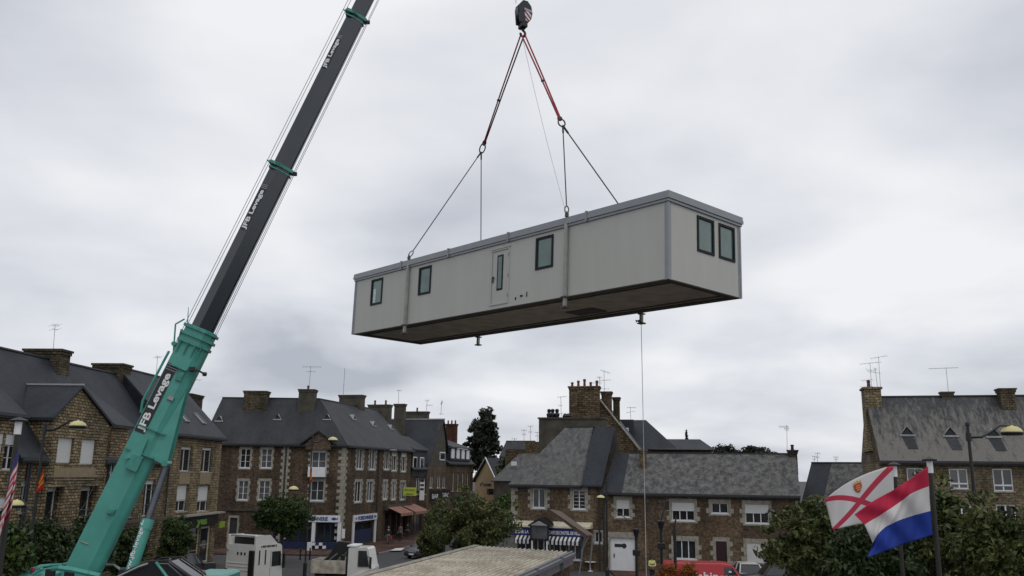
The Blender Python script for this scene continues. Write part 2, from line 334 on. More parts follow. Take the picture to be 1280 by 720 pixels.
# ------------------------------------------------------------------ houses
class House:
    def __init__(s, name, label, A, B, depth, cat='house', group=None):
        s.A = Vector((A[0], A[1], 0)); B = Vector((B[0], B[1], 0)); s.d = (B-s.A).normalized(); s.L = (B-s.A).length; s.D = depth
        s.n = Vector((-s.d.y, s.d.x, 0)); s.rz = math.atan2(s.d.y, s.d.x)
        s.root = thing(name, label, cat, s.A, s.rz, group); s.op = []
    def px(s, px, py, y=0.):
        d = ray(px, py); o = s.A+s.n*y; t = (o-CAM).dot(s.n)/d.dot(s.n); P = CAM+d*t
        return (P-s.A).dot(s.d), P.z
    def rect(s, a, b, c, d, y=0.):    # pixel rectangle -> u0,u1,z0,z1 (centre edges)
        m = (a+c)/2; n = (b+d)/2
        return s.px(a, n, y)[0], s.px(c, n, y)[0], s.px(m, d, y)[1], s.px(m, b, y)[1]
    def W(s, u, y, z): return s.A+s.d*u+s.n*y+Vector((0,0,z))
    def part(s, name, mb, mat, parent=None, smooth=False): return mb.build(name, mat, parent or s.root, smooth)
    def window(s, r, cols=2, rows=3, rv=.16, sh=0., sill=True, sur=None, curtain=False, frame='white', fw=.055, door=False, shmat='shutter', bal=False, glass=None):
        u0, u1, z0, z1 = r; s.op.append((u0, u1, z0, z1)); mb = MB(); y0, y1 = rv-.07, rv
        mb.box(u0, u0+fw, y0, y1, z0, z1); mb.box(u1-fw, u1, y0, y1, z0, z1); mb.box(u0+fw, u1-fw, y0, y1, z0, z0+fw); mb.box(u0+fw, u1-fw, y0, y1, z1-fw, z1)
        iw = u1-u0-2*fw
        for i in range(1, cols):
            x = u0+fw+iw*i/cols; mb.box(x-fw*.6, x+fw*.6, y0+.008, y1, z0+fw, z1-fw)
        for j in range(1, rows):
            z = z0+(z1-z0)*j/rows; mb.box(u0+fw, u1-fw, y0+.03, y1-.01, z-.014, z+.014)
        o = s.part('door' if door else 'window', mb, M[frame])
        g = MB(); g.box(u0, u1, y1-.02, y1-.008, z0, z1); s.part('pane', g, M[glass or (random.choice(['glass_c','glass_c','glass_b','glass']) if curtain else random.choice(['glass','glass','glass_b']))], o)
        if sh > 0:
            k = MB(); zb = z1-(z1-z0)*sh; n = max(2, int((z1-zb)/.09))
            for j in range(n):
                za = zb+(z1-zb)*j/n; zc = zb+(z1-zb)*(j+1)/n; k.box(u0+.01, u1-.01, y0-.045+.0, y0-.012, za, zc-.012)
            k.box(u0+.01, u1-.01, y0-.03, y0-.02, zb, z1-.005)
            s.part('roller_shutter', k, M[shmat], o)
        if sill:
            k = MB(); k.box(u0-.06, u1+.06, -.07, rv, z0-.09, z0-.002); s.part('sill', k, M['white' if sill == 'w' else 'quoin'], o)
        if bal:
            k = MB(); k.tube((u0, -.04, z0+.85), (u1, -.04, z0+.85), .015, n=5)
            for i in range(9): x = u0+(u1-u0)*i/8; k.tube((x, -.04, z0+.02), (x, -.04, z0+.85), .008, n=4)
            s.part('railing', k, M['black'], o)
        if sur: s.surround(r, *sur)
        return o
    def surround(s, r, w0=.16, w1=.32, top=.26, p=.03, bh=.3, base=True):
        u0, u1, z0, z1 = r; mb = MB(); n = max(2, round((z1-z0)/bh))
        for j in range(n):
            a = z0+(z1-z0)*j/n; b = z0+(z1-z0)*(j+1)/n-.012; ww = (w1 if j % 2 == 0 else w0)
            mb.box(u0-ww, u0+.01, -p, .08, a, b); mb.box(u1-.01, u1+ww, -p, .08, a, b)
        mb.box(u0-w0, u1+w0, -p-.004, .08, z1-.006, z1+top)
        if base: mb.box(u0-w0, u1+w0, -p-.004, .08, z0-.2, z0-.012)
        s.part('window_surround', mb, M['quoin'])
    def quoins(s, u, z0, z1, w0=.3, w1=.55, side=1, p=.03, name='quoins', y0=None):
        mb = MB(); z = z0; j = 0
        while z < z1-.1:
            h = min(.32, z1-z); ww = w1 if j % 2 else w0
            a, b = (u-.03, u+ww) if side > 0 else (u-ww, u+.03)
            mb.box(a, b, -p, .08 if j % 2 else .3, z, z+h-.012); z += h; j += 1
        s.part(name, mb, M['quoin'])
    def walls(s, z1, mat, z0=-.2, gables=None, zr=None, x0=0., x1=None, D=None, name='wall', rv=.16):
        x1 = s.L if x1 is None else x1; D = D or s.D
        op = [(max(x0+.02, a), min(x1-.02, b), max(z0, c), min(z1-.01, d)) for a, b, c, d in s.op if b > x0 and a < x1]
        xs = sorted(set([x0, x1]+[q for o in op for q in o[:2]])); zs = sorted(set([z0, z1]+[q for o in op for q in o[2:]]))
        mb = MB()
        for i in range(len(xs)-1):
            for j in range(len(zs)-1):
                cx_, cz = (xs[i]+xs[i+1])/2, (zs[j]+zs[j+1])/2
                if any(a < cx_ < b and c < cz < d for a, b, c, d in op): continue
                mb.poly((xs[i],0,zs[j]), (xs[i+1],0,zs[j]), (xs[i+1],0,zs[j+1]), (xs[i],0,zs[j+1]))
        for a, b, c, d in op:
            mb.poly((a,0,c),(a,rv,c),(a,rv,d),(a,0,d)); mb.poly((b,0,c),(b,rv,c),(b,rv,d),(b,0,d))
            mb.poly((a,0,c),(a,rv,c),(b,rv,c),(b,0,c)); mb.poly((a,0,d),(a,rv,d),(b,rv,d),(b,0,d))
        mb.poly((x0,D,z0),(x1,D,z0),(x1,D,z1),(x0,D,z1))
        for x, g in ((x0, 'l'), (x1, 'r')):
            if gables and g in gables: mb.poly((x,0,z0),(x,D,z0),(x,D,z1),(x,D/2,zr),(x,0,z1))
            else: mb.poly((x,0,z0),(x,D,z0),(x,D,z1),(x,0,z1))
        return s.part(name, mb, mat)
    def roof(s, ze, zr, mat, oh=.35, ox=.12, hl=0, hr=0, t=.14, x0=0., x1=None, D=None, gutter=True, ridge=True, yr=None, name='roof', par=None):
        x1 = s.L if x1 is None else x1; D = D or s.D; yr = D/2 if yr is None else yr
        sl = (zr-ze)/yr; a, b = x0-ox, x1+ox; zf = ze-oh*sl+.1; slb = (zr-ze)/(D-yr); zb = zf
        E = [(a,-oh,zf),(b,-oh,zf),(b,D+oh,zb),(a,D+oh,zb)]; Rg = [(a+hl,yr,zr+.1),(b-hr,yr,zr+.1)]
        mb = MB(); lo = [(p[0],p[1],p[2]-t) for p in E+Rg]
        vs = E+Rg+lo
        fs = [(0,1,5,4),(1,2,5),(2,3,4,5),(3,0,4)]
        fs += [tuple(6+i for i in f[::-1]) for f in fs]
        fs += [(0,6,7,1),(1,7,8,2),(2,8,9,3),(3,9,6,0)]
        mb.add(vs, fs); o = s.part(name, mb, mat, par)
        if gutter:
            g = MB(); g.box(a, b, -oh-.13, -oh+.0, zf-.17, zf-.03); g.box(a+.05, b-.05, -oh-.02, .04, zf-t-.12, zf-t-.02)
            s.part('gutter', g, M['gutter'], o if par is None else par)
        if ridge:
            g = MB(); g.box(a+hl, b-hr, yr-.11, yr+.11, zr+.06, zr+.16); s.part('ridge_cap', g, M['gutter'], o if par is None else par)
        return o
    def chimney(s, px0, px1, pytop, y, dz=2.5, dy=.9, mat='dark_rubble', pots=0, cap=True, zb=None, potm='pot', label=None):
        u0, zt = s.px(px0, pytop, y); u1, _ = s.px(px1, pytop, y)
        mb = MB(); zb = zt-dz if zb is None else zb
        mb.box(u0+.06, u1-.06, y-dy/2+.06, y+dy/2-.06, zb, zt-.3)
        mb.box(u0, u1, y-dy/2, y+dy/2, zt-.3, zt-.12); mb.box(u0-.06, u1+.06, y-dy/2-.06, y+dy/2+.06, zt-.12, zt)
        o = s.part('chimney', mb, M[mat])
        if label: o['label'] = label
        for i in range(pots):
            x = u0+(u1-u0)*(i+.5)/pots; k = MB(); h = .45+.15*((i*7) % 3)
            k.lathe((x, y, zt-.02), [(.13,0),(.11,h*.7),(.15,h*.75),(.13,h),(.09,h)], 8); s.part('chimney_pot', k, M[potm], o)
        return o
    def stack(s, px0, px1, pytop, pxr, pyr, yr, du, dz=4, mat='dark_rubble', pots=0, label=None):
        # chimney stack set across the ridge on a party wall
        uc = s.px(pxr, pyr, yr)[0]; o = s.A+s.d*uc; ys = []
        for p in (px0, px1):
            d = ray(p, pytop); t = (o-CAM).dot(s.d)/d.dot(s.d); P = CAM+d*t; ys.append((P-s.A).dot(s.n)); zt = P.z
        zt = (lambda P: P.z)(CAM+ray((px0+px1)/2, pytop)*((o-CAM).dot(s.d)/ray((px0+px1)/2, pytop).dot(s.d)))
        a, b = min(ys), max(ys); 
        if b-a > 8: m_ = (a+b)/2; a, b = m_-4, m_+4
        mb = MB(); mb.box(uc-du/2+.06, uc+du/2-.06, a+.06, b-.06, zt-dz, zt-.34)
        mb.box(uc-du/2, uc+du/2, a, b, zt-.34, zt-.14); mb.box(uc-du/2-.07, uc+du/2+.07, a-.07, b+.07, zt-.14, zt)
        ob = s.part('chimney', mb, M[mat])
        if label: ob['label'] = label
        for i in range(pots):
            y = a+(b-a)*(i+.5)/pots; k = MB(); k.lathe((uc, y, zt-.02), [(.15,0),(.12,.4),(.16,.45),(.1,.6)], 8); s.part('chimney_pot', k, M['pot'], ob)
        print('stack', s.root.name, round(uc,2), [round(q,2) for q in ys], round(zt,2)); return ob
    def pipe(s, u, z0, z1, y=-.08):
        mb = MB(); mb.tube((u,y,z0),(u,y,z1),.06); s.part('downpipe', mb, M['gutter'])
    def vent(s, px, py, w, slope_y):   # small triangular roof vent, at pixel on roof
        pass

def roof_pt(h, px, py, ze, zr, yr):   # intersect ray with front roof plane; local coords
    d = ray(px, py); ld = Vector((d.dot(h.d), d.dot(h.n), d.z)); o = CAM-h.A; lo = Vector((o.dot(h.d), o.dot(h.n), o.z))
    nrm = Vector((0, -(zr-ze), yr)); t = (Vector((0,0,ze))-lo).dot(nrm)/ld.dot(nrm); return lo+ld*t
def roof_vent(h, px, py, ze, zr, yr, w=.7, hh=.5, streak=0):
    p = roof_pt(h, px, py, ze, zr, yr); mb = MB(); sl = (zr-ze)/yr
    if streak:
        q = MB(); q.ext([(p.x-w*.45,p.y-.15,p.z+.11-.15*sl),(p.x+w*.45,p.y-.15,p.z+.11-.15*sl),(p.x+w*.55,p.y-streak,p.z+.11-streak*sl),(p.x-w*.2,p.y-streak,p.z+.11-streak*sl)],(0,0,.03)); h.part('vent_apron', q, M['slate2'])
    back = hh/sl+.25
    z = p.z+.1; x = p.x; y = p.y-.1
    mb.add([(x-w/2,y,z),(x+w/2,y,z),(x,y,z+hh),(x,y+back,z+hh),(x-w/2,y+back*.4,z+.02),(x+w/2,y+back*.4,z+.02)], [(0,2,3,4),(1,5,3,2)])
    o = h.part('roof_vent', mb, M['lead']); k = MB(); k.box(x-w/2-.08,x+w/2+.08,y-.1,y+.05,z-.12,z+.0); h.part('sill', k, M['lead'], o)
    k = MB(); k.poly((x-w*.38,y+.06,z+.01),(x+w*.38,y+.06,z+.01),(x,y+.06,z+hh*.8)); h.part('opening', k, M['black'], o)
def skylight(h, px, py, ze, zr, yr, w=.8, l=1.2):
    p = roof_pt(h, px, py, ze, zr, yr); s_ = Vector((0, yr, zr-ze)).normalized(); X = Vector((1,0,0)); n_ = X.cross(s_)
    Mx = Matrix((X, s_, n_)).transposed().to_4x4(); Mx.translation = p+n_*.1
    mb = MB()
    for a in ((-w/2,-w/2+.07,-l/2,l/2),(w/2-.07,w/2,-l/2,l/2),(-w/2+.07,w/2-.07,-l/2,-l/2+.07),(-w/2+.07,w/2-.07,l/2-.07,l/2)): mb.box(a[0],a[1],a[2],a[3],-.06,.08,M=Mx)
    o = h.part('skylight', mb, M['zinc']); k = MB(); k.box(-w/2+.06,w/2-.06,-l/2+.06,l/2-.06,.0,.03,M=Mx); h.part('pane', k, M['glass_c'], o)
#BODY
# ================================================================== SETTING: ground, street
def sheet(name, pts, z, mat):
    mb = MB(); mb.poly(*[(p[0], p[1], z) for p in pts]); o = mb.build(name, mat); o['kind'] = 'structure'; return o
sheet('ground', [(-900,-200),(900,-200),(900,1500),(-900,1500)], 0, M['asphalt2'])
KX = 1105.0
def hx(px, D): return (px-640)/KX*D       # world x of a horizon-level pixel at depth D
def solveD(px, x0, k):                    # line x = x0 + k*D
    return x0/((px-640)/KX-k)
def slab(name, pts, h, mat):              # raised pavement with a real kerb step
    mb = MB(); mb.ext([(p[0], p[1], 0) for p in pts], (0,0,h)); o = mb.build(name, mat); o['kind'] = 'structure'; return o
# street line of the receding terrace on the left of the street
SX0, SK = -16.6-.2425*88, .2425
def SD(px): return solveD(px, SX0, SK)
def SP(px): D = SD(px); return (hx(px, D), D)
LX0, LK = -28.5, .054
def LD(px): return solveD(px, LX0, LK)
def LP(px): D = LD(px); return (hx(px, D), D)
p0 = SP(432); p1 = SP(700)
rn = Vector((SK,1,0)).normalized(); rr_ = Vector((rn.y,-rn.x,0))
def off(p, r_, f_=0): q = Vector((p[0],p[1],0))+rr_*r_+rn*f_; return (q.x,q.y)
far = (SX0+SK*170, 170)
slab('pavement', [off(p0,-.2), off(far,-.2), off(far,5.2), off(p0,5.2,-3), off(p0,1,-6.5), (-30,81.5), (-30,88.6)], .13, M['paving'])
slab('kerb', [off(p0,5.204,-2.9), off(far,5.204), off(far,5.4), off(p0,5.4,-3)], .14, M['kerb'])
sheet('road', [off(p0,5.4,-60), off(far,5.4), off(far,12), off(p0,12,-60)], .008, M['asphalt'])
sheet('pavement_square', [(-30,60),(-26,60),(-25,76),(-30,78)], .02, M['paving'])
for q_ in (((487.5,688.3),(495,685),(506,685),(501.7,688)), ((507,689.5),(513,686.3),(522,686.5),(516,690.5)), ((524,691),(529,687.5),(538,687.7),(533,691.5))):
    sheet('crosswalk_stripe', [tuple(onz(a,b,.15).xy) for a,b in q_], .15, M['paint'])
slab('pavement', [(8,66),(26,63.5),(26,72),(8,75)], .12, M['paving'])
sheet('parking_line', [(7.2,58),(7.35,58),(8.4,71),(8.25,71)], .005, M['paint'])

# ================================================================== LEFT TERRACE
h = House('stone_house', 'tan stone house at the left edge with high eaves and plain slate roof', LP(-75), LP(19), 9)
zr1, ze1 = 14.28, 10.45
for u in (2.5, 5.2, h.L-1.6):
    for z in (7.4, 4.2): h.window((u-.5, u+.5, z, z+1.8), sh=.3 if u > 4 else .6)
h.walls(ze1, M['stone_tan'], gables='r', zr=zr1)
o = h.roof(ze1, zr1, M['slate'])
h.pipe(h.L-.25, 0, ze1-.2)

h2 = House('gabled_stone_house', 'tan rubble stone house with pointed front gable behind the crane boom', LP(19.6), LP(211), 9)
ze2, zr2 = 8.4, 14.33
uA, _ = h2.px(55, 560); uB, _ = h2.px(127, 560); UM = h2.px(101,484,-.35)[0]
WN = dict(frame='white')
shw = []
for (a,b,c,d) in ((64,547,84.5,579),(94,549,113,580.5)): h2.window(h2.rect(a,b,c,d), cols=1, rows=1, sh=.97, rv=-.08, **WN)
for (a,b,c,d) in ((49,609,71,656),(92,608,114,655),(179,600,193,645)): h2.window(h2.rect(a,b,c,d), cols=2, rows=1, sh=.12, rv=.3, door=True, sill=False, glass='glass')
for (a,b,c,d) in ((25,600,33,640),(132,600,144,645),(155,602,166,646)): h2.window(h2.rect(a,b,c,d), cols=2, rows=2, sh=.2, rv=.25)
u, z = h2.px(150, 556); h2.window((u-1.0, u-.2, 6.6, 7.9), rows=2); h2.window((u+.5, u+1.3, 6.6, 7.9), rows=2, sh=.5)
h2.walls(ze2, M['stone_tan'], gables='lr', zr=zr2)
h2.roof(ze2, zr2, M['slate'], x0=0, x1=uA, ox=0); h2.roof(ze2, zr2, M['slate'], x0=uB, ox=0); h2.roof(ze2, zr2, M['slate'], x0=uA+.003, x1=uB-.003, ox=0, oh=-1.3, gutter=False)
# projecting gable wing
ga = h2.px(101, 484, -.35)[1]; um = UM; gz = 10.3; y0 = -.35; g = MB()
wr = [h2.rect(64,547,84.5,579), h2.rect(94,549,113,580.5), h2.rect(49,609,71,656), h2.rect(92,608,114,655)]
xs = sorted(set([uA,uB,um]+[q for r in wr for q in r[:2] if uA < q < uB])); zs = sorted(set([-.2, gz]+[q for r in wr for q in r[2:]]))
for i in range(len(xs)-1):
    for j in range(len(zs)-1):
        c_ = ((xs[i]+xs[i+1])/2, (zs[j]+zs[j+1])/2)
        if any(r[0] < c_[0] < r[1] and r[2] < c_[1] < r[3] for r in wr): continue
        g.poly((xs[i],y0,zs[j]),(xs[i+1],y0,zs[j]),(xs[i+1],y0,zs[j+1]),(xs[i],y0,zs[j+1]))
for a,b,c,d in wr:
    a = max(a, uA+.02)
    g.poly((a,y0,c),(a,.2,c),(a,.2,d),(a,y0,d)); g.poly((b,y0,c),(b,.2,c),(b,.2,d),(b,y0,d)); g.poly((a,y0,c),(a,.2,c),(b,.2,c),(b,y0,c)); g.poly((a,y0,d),(a,.2,d),(b,.2,d),(b,y0,d))
g.poly((uA,y0,gz),(uB,y0,gz),(um,y0,ga)); 
for u in (uA, uB): g.poly((u,y0,-.2),(u,3.4,-.2),(u,3.4,gz),(u,y0,gz))
h2.part('gable_wall', g, M['stone_tan'])
g = MB(); yb = 4.2
for sgn, ue in ((-1,uA),(1,uB)):
    ex = ue+sgn*.25; ez = gz-.25*(ga-gz)/((uB-uA)/2)
    P = [(um,y0-.15,ga+.12),(um,yb,ga+.12),(ex,yb-(0 if sgn<0 else 0)-1.6,ez+.12),(ex,y0-.15,ez+.12)]
    g.add(P+[(p[0],p[1],p[2]-.16) for p in P], [(0,1,2,3),(7,6,5,4),(0,3,7,4),(3,2,6,7),(0,4,5,1),(1,5,6,2)])
o = h2.part('gable_roof', g, M['slate']); k = MB(); k.box(um-.09,um+.09,y0-.17,yb,ga+.1,ga+.2); k.tube((uA-.25,yb-1.5,gz+.12),(um-.1,yb-.0,ga+.18),.06); h2.part('ridge_cap', k, M['lead'], o)
k = MB(); k.box(wr[0][0]-.1, wr[1][1]+.1, y0-.05, y0+.1, wr[0][2]-.95, wr[0][2]-.25); h2.part('stone_panel', k, M['spandrel'])
k = MB(); k.box(uA-.1, uB+.1, y0-.06, y0+.06, wr[2][3]+.45, wr[2][3]+.55); h2.part('string_course', k, M['dark_rubble'])
# slate hung dormer to the right of the gable
u0, zt = h2.px(139, 509); u1, _ = h2.px(161, 509); zb = h2.px(150,541)[1]
k = MB(); k.ext([(u0,-.2,ze2-.6),(u1,-.2,ze2-.6),(u1,-.2,10.1),(u0,-.2,10.1)], (0,1.6,0)); o = h2.part('dormer', k, M['stone_tan'])
k = MB(); k.ext([(u0-.2,-.5,10.1),(u0-.2,-.5,10.25),(u0-.2,3.2,12.9),(u0-.2,3.2,12.7)], (u1-u0+.4,0,0)); h2.part('dormer_roof', k, M['slate'], o)
# balcony
k = MB(); zf = min(r[2] for r in wr[2:])-.02; k.box(uA-.8, h2.L-.1, -1.2, -.36, zf-.14, zf); o = h2.part('balcony', k, M['render_grey'])
k = MB(); k.tube((uA-.8,-1.15,zf+.95),(h2.L-1,-1.15,zf+.95),.025,n=5)
n = 60
for i in range(n+1): x = uA-.8+(h2.L-.2-uA)*i/n; k.tube((x,-1.15,zf),(x,-1.15,zf+.95),.011,n=4)
h2.part('railing', k, M['black'], o)
h2.pipe(h2.px(39,566)[0], 0, ze2-.2); h2.pipe(h2.px(36,566)[0], 0, ze2-.2); h2.pipe(h2.px(133,600)[0], 0, ze2-.2)
h2.stack(37, 84, 437.5, 66, 455, 4.5, 1.3, dz=4.6, label='broad stone chimney above the front gable')
h2.stack(122, 160, 455.5, 149, 470, 4.5, 1.5, dz=4.2)

h3 = House('stone_house', 'tan stone house with tall narrow windows, rendered panels and a green-signed shop below', LP(212), LP(277.5), 9)
ze3, zr3 = 10.4, 14.9
for (a,b,c,d) in ((225.7,558,240.3,589),(252,559,265.6,590)): h3.window(h3.rect(a,b,c,d), rows=1, rv=.3, sh=.12, bal=True)
for (a,b,c,d) in ((220.7,606,235,639),(247,607,261.6,639)): h3.window(h3.rect(a,b,c,d), rows=1, rv=.3, sh=.62, bal=True)
for (a,b,c,d) in ((223.5,591,236.5,605),(249.5,591,262.5,605)):
    r = h3.rect(a,b,c,d); k = MB(); k.box(r[0],r[1],-.05,.05,r[2],r[3]); h3.part('rendered_panel', k, M['spandrel'])
zs_ = h3.px(250,643)[1]
r = h3.rect(250,658,262.5,699); h3.window((r[0],r[1],.15,r[3]), cols=1, rows=2, door=True, sill=False, frame='cream', rv=.2, fw=.16)
h3.window((.8, r[0]-.15, .7, r[3]), cols=4, rows=4, frame='cream', rv=.2)
h3.window((r[1]+.5, h3.L-.7, .7, r[3]), cols=1, rows=2, frame='black', rv=.2)
h3.walls(ze3, M['stone_tan2'], gables='lr', zr=zr3)
h3.roof(ze3, zr3, M['slate'])
k = MB(); k.box(.2, h3.L+.1, -.75, .0, zs_-.02, zs_+.1); h3.part('shop_canopy', k, M['quoin'])
k = MB(); k.box(.2, h3.L-.1, -.25, .0, r[3]+.1, zs_-.04); o = h3.part('shop_fascia', k, M['black'])
LG = plain('lime_green_sign', (.28,.42,.03), .5); LGD = plain('lime_letters', (.25,.5,.08), .5)
k = MB(); k.text('yes', .8, (r[0]-.6,-.27,r[3]+.25), (1,0,0), (0,0,1), width=2.0, thick=.03, bold=.03); h3.part('sign_letters', k, LGD, o)
r2 = h3.rect(269,652,275.5,659.5); k = MB(); k.rbox(r2[0],r2[1],-.4,-.3,r2[2],r2[3],.02); h3.part('hanging_sign', k, LG)
for px,py in ((227.5,522),(248.5,524.5)): skylight(h3, px, py, ze3, zr3, 4.5)
h3.pipe(.1, 0, ze3-.2)
h3.chimney(234,250,491.5,4.5,dz=1.8,dy=.8)

# ================================================================== BROWN CORNER BUILDING
hb = House('corner_building', 'brown stone corner building with slate roof, small centre gable and fishmonger shopfront', (hx(256,88),88), (hx(433,88),88), 10)
ze4, zr4 = 10.35, 15.0
for i,(a,b,c,d) in enumerate(((300.5,561,313,584.6),(326.6,561,339.8,584.6),(297.5,601,310,624.5),(323.5,601,337,624.5))):
    hb.window(hb.rect(a,b,c,d), cols=2, rows=3, sill='w', curtain=True, sur=(.12,.2,.22,.02,.4), rv=.12)
r = hb.rect(389.5,561,407,592); hb.window(r, cols=2, rows=2, sh=.15, sur=(.15,.35,.25), rv=.15, curtain=True)
k = MB(); k.rbox(r[0]-.15,r[1]+.15,-.75,-.02,r[2]-.35,r[2]+.62,.03); hb.part('balcony', k, M['white'])
hb.window(hb.rect(388.5,601,404.5,625.5), cols=2, rows=2, sur=(.15,.35,.25), sill='w', rv=.15)
r = hb.rect(286,647,295.5,690); hb.window((r[0],r[1],.15,r[3]), cols=1, rows=1, door=True, sill=False, frame='black', sur=(.15,.2,.2,.02,.5,False))
rs_ = hb.rect(395,653,421.5,682); hb.window((rs_[0],rs_[1],.3,rs_[3]), cols=3, rows=1, frame='navy', sill=False, fw=.12, rv=.35)
hb.window((rs_[0]-4.2,rs_[0]-.5,.3,rs_[3]), cols=3, rows=1, frame='navy', sill=False, fw=.12, rv=.35)
# chamfered front gable is part of the front wall
hb.walls(ze4, M['brown'], gables='l', zr=zr4, rv=.35)
uG0 = hb.px(381,555)[0]; uG1 = hb.px(417.5,555)[0]; zg = hb.px(399,540)[1]; um = (uG0+uG1)/2
k = MB(); k.ext([(uG0+.2,-.52,ze4-.75),(uG1-.2,-.52,ze4-.75),(uG1-.2,-.52,ze4-.1),(um,-.52,zg),(uG0+.2,-.52,ze4-.1)], (0,1.2,0)); hb.part('gable_wall', k, M['brown'])
k = MB()
for sgn, ue in ((-1,uG0),(1,uG1)):
    ex = ue+sgn*.35; ez = ze4-.05-.35*(zg-ze4)/(um-uG0)
    P = [(um,-.7,zg+.18),(um,2.6,zg+.18),(ex,.6,ez+.18),(ex,-.7,ez+.18)]
    k.add(P+[(p[0],p[1],p[2]-.2) for p in P], [(0,1,2,3),(7,6,5,4),(0,3,7,4),(3,2,6,7),(0,4,5,1),(1,5,6,2)])
hb.part('gable_roof', k, M['slate2'])
k = MB(); z = hb.px(300,637)[1]; k.box(0, hb.px(351,640)[0], -.12, .1, z-.12, z+.1); hb.part('string_course', k, M['render_grey'])
u = hb.px(355.5,600)[0]; hb.quoins(u-.12, 0, ze4-.2, .15,.35,-1); hb.quoins(u+.12, 0, ze4-.2,.15,.35,1); hb.pipe(u, 0, ze4-.2)
hb.quoins(hb.L, 0, ze4-.2, .35,.65,-1)
BLUE = plain('blue_sign_lettering', (.02,.06,.25), .5)
r = hb.rect(378,644,425.5,652.5); k = MB(); k.box(r[0],r[1],-.2,-.02,r[2],r[3]); o = hb.part('shop_sign', k, M['white'])
def fish(k, c, s_, X, y):   # little fish mark
    pts = [(-1,0),(-.5,.35),(.1,.4),(.6,.1),(1,.35),(1,-.35),(.6,-.1),(.1,-.4),(-.5,-.35)]
    k.ext([(c[0]+p[0]*s_, y, c[1]+p[1]*s_) for p in pts], (0,-.02,0))
k = MB(); k.text('POISSONNERIE', .5, (r[1]-2.5,-.215,r[2]+.14), (1,0,0), (0,0,1), width=2.6, thick=.02, bold=.03); hb.part('sign_letters', k, BLUE, o); k = MB(); fish(k, (r[1]-.55,(r[2]+r[3])/2), .33, 1, -.21); hb.part('fish_emblem', k, BLUE, o)
for u in (rs_[1]+.2, rs_[0]-.25):
    k = MB(); k.box(u-.17,u+.17,-.14,.02,.13,r[2]); hb.part('pilaster', k, M['white'])
k = MB(); rr2 = hb.rect(428,661,432,672.5); k.box(rr2[0]-.05,rr2[1]-.05,-.12,-.04,rr2[2],rr2[3]); hb.part('notice_board', k, M['white'])
k = MB(); k.box(rs_[0]-4.2, rs_[1]+.1, -.9, -.05, .13, .75); o = hb.part('fish_counter', k, M['navy'])
k = MB()
for i in range(5): k.box(rs_[1]-2.4+i*.35-.15,rs_[1]-2.4+i*.35+.16,-1.15,-.92,.2+.28*(i%2),.46+.28*(i%2))
o2 = k.build('fish_crate', M['white'], hb.root); o2['kind']='stuff' if False else 'structure'; del o2['kind']
hb.roof(ze4, zr4, M['slate2'], hr=4.17, ox=.27)
for px,py in ((274,525),(347,523),(409,523)): roof_vent(hb, px, py+2, ze4, zr4, 5)
hb.chimney(307,336,489,4.1,dz=4,dy=1.5); hb.chimney(375,395.5,487,4.0,dz=3,dy=1.5,mat='render_grey',pots=1,potm='render_grey')

# ================================================================== STREET TERRACE (receding)
hc = House('corner_building', 'brown stone wing with quoined windows above the blue shopfront and pink awnings', SP(433), SP(516), 10)
for (a,b,c,d) in ((446,561,453.5,586),(462,562,469,586.5),(480.6,565,486,586.5),(490,567,495.5,588),(501.7,568,507,589)):
    hc.window(hc.rect(a,b,c,d), cols=2, rows=1, sur=(.2,.4,.25), sill='w', sh=.15 if a>485 else 0, rv=.14, curtain=a<470)
for (a,b,c,d) in ((443.7,602,451.4,627),(459,602,466,626),(479,602,483.5,623.5),(489.6,602,494,624),(500.7,603,506,624)):
    hc.window(hc.rect(a,b,c,d), cols=2, rows=1, sur=(.2,.4,.25), sill='w', rv=.14, curtain=a<470)
r = hc.rect(443,653,465.5,680); hc.window((r[0],r[1],.3,r[3]), cols=2, rows=1, frame='navy', sill=False, fw=.12, rv=.35); rs3 = hc.op[-1]
u48 = hc.px(480,660)[0]; u515 = hc.L-.4
n=4
for i in range(n):
    a = u48+(u515-u48)*i/n; hc.window((a+.15, a+(u515-u48)/n-.1, .5 if i!=2 else .15, 3.0), cols=2, rows=1, frame='black', sill=False, rv=.35, door=(i==2))
hc.walls(ze4, M['brown'], gables='r', zr=zr4, rv=.35)
hc.roof(ze4, zr4, M['slate2'], ox=.27, hl=4.17)
hc.quoins(.0, 0, ze4-.2, .35,.65,1); hc.pipe(hc.px(472,600)[0], 0, ze4-.2)
r = hc.rect(440.8,642.8,469.3,650.6); k = MB(); k.box(r[0],r[1],-.2,-.02,r[2],r[3]); o = hc.part('shop_sign', k, M['white'])
k = MB(); k.text('POISSONNERIE', .5, ((r[0]+r[1])/2-.1,-.215,r[2]+.14), (1,0,0), (0,0,1), width=(r[1]-r[0])*.66, thick=.02, bold=.03); hc.part('sign_letters', k, BLUE, o)
for fx_,fs_ in ((r[1]-.6,.32),(r[0]+.45,.2)):
    k = MB(); fish(k, (fx_,(r[2]+r[3])/2), fs_, 1, -.21); hc.part('fish_emblem', k, BLUE, o)
for u in (r[0]+.15, r[1]-.15):
    k = MB(); k.box(u-.17,u+.17,-.14,.02,.13,r[2]); hc.part('pilaster', k, M['white'])
k = MB(); k.box(rs3[0],rs3[1],.1,.3,.3,1.6); hc.part('shopfront_panel', k, M['navy'])
k = MB(); z = hc.px(500,632)[1]; k.box(u48-.4,hc.L,-.35,-.0,z-.35,z+.2); hc.part('shop_cornice', k, M['render_grey'])
PINK = plain('salmon_awning_canvas', (.3,.15,.115), .85, var=.08)
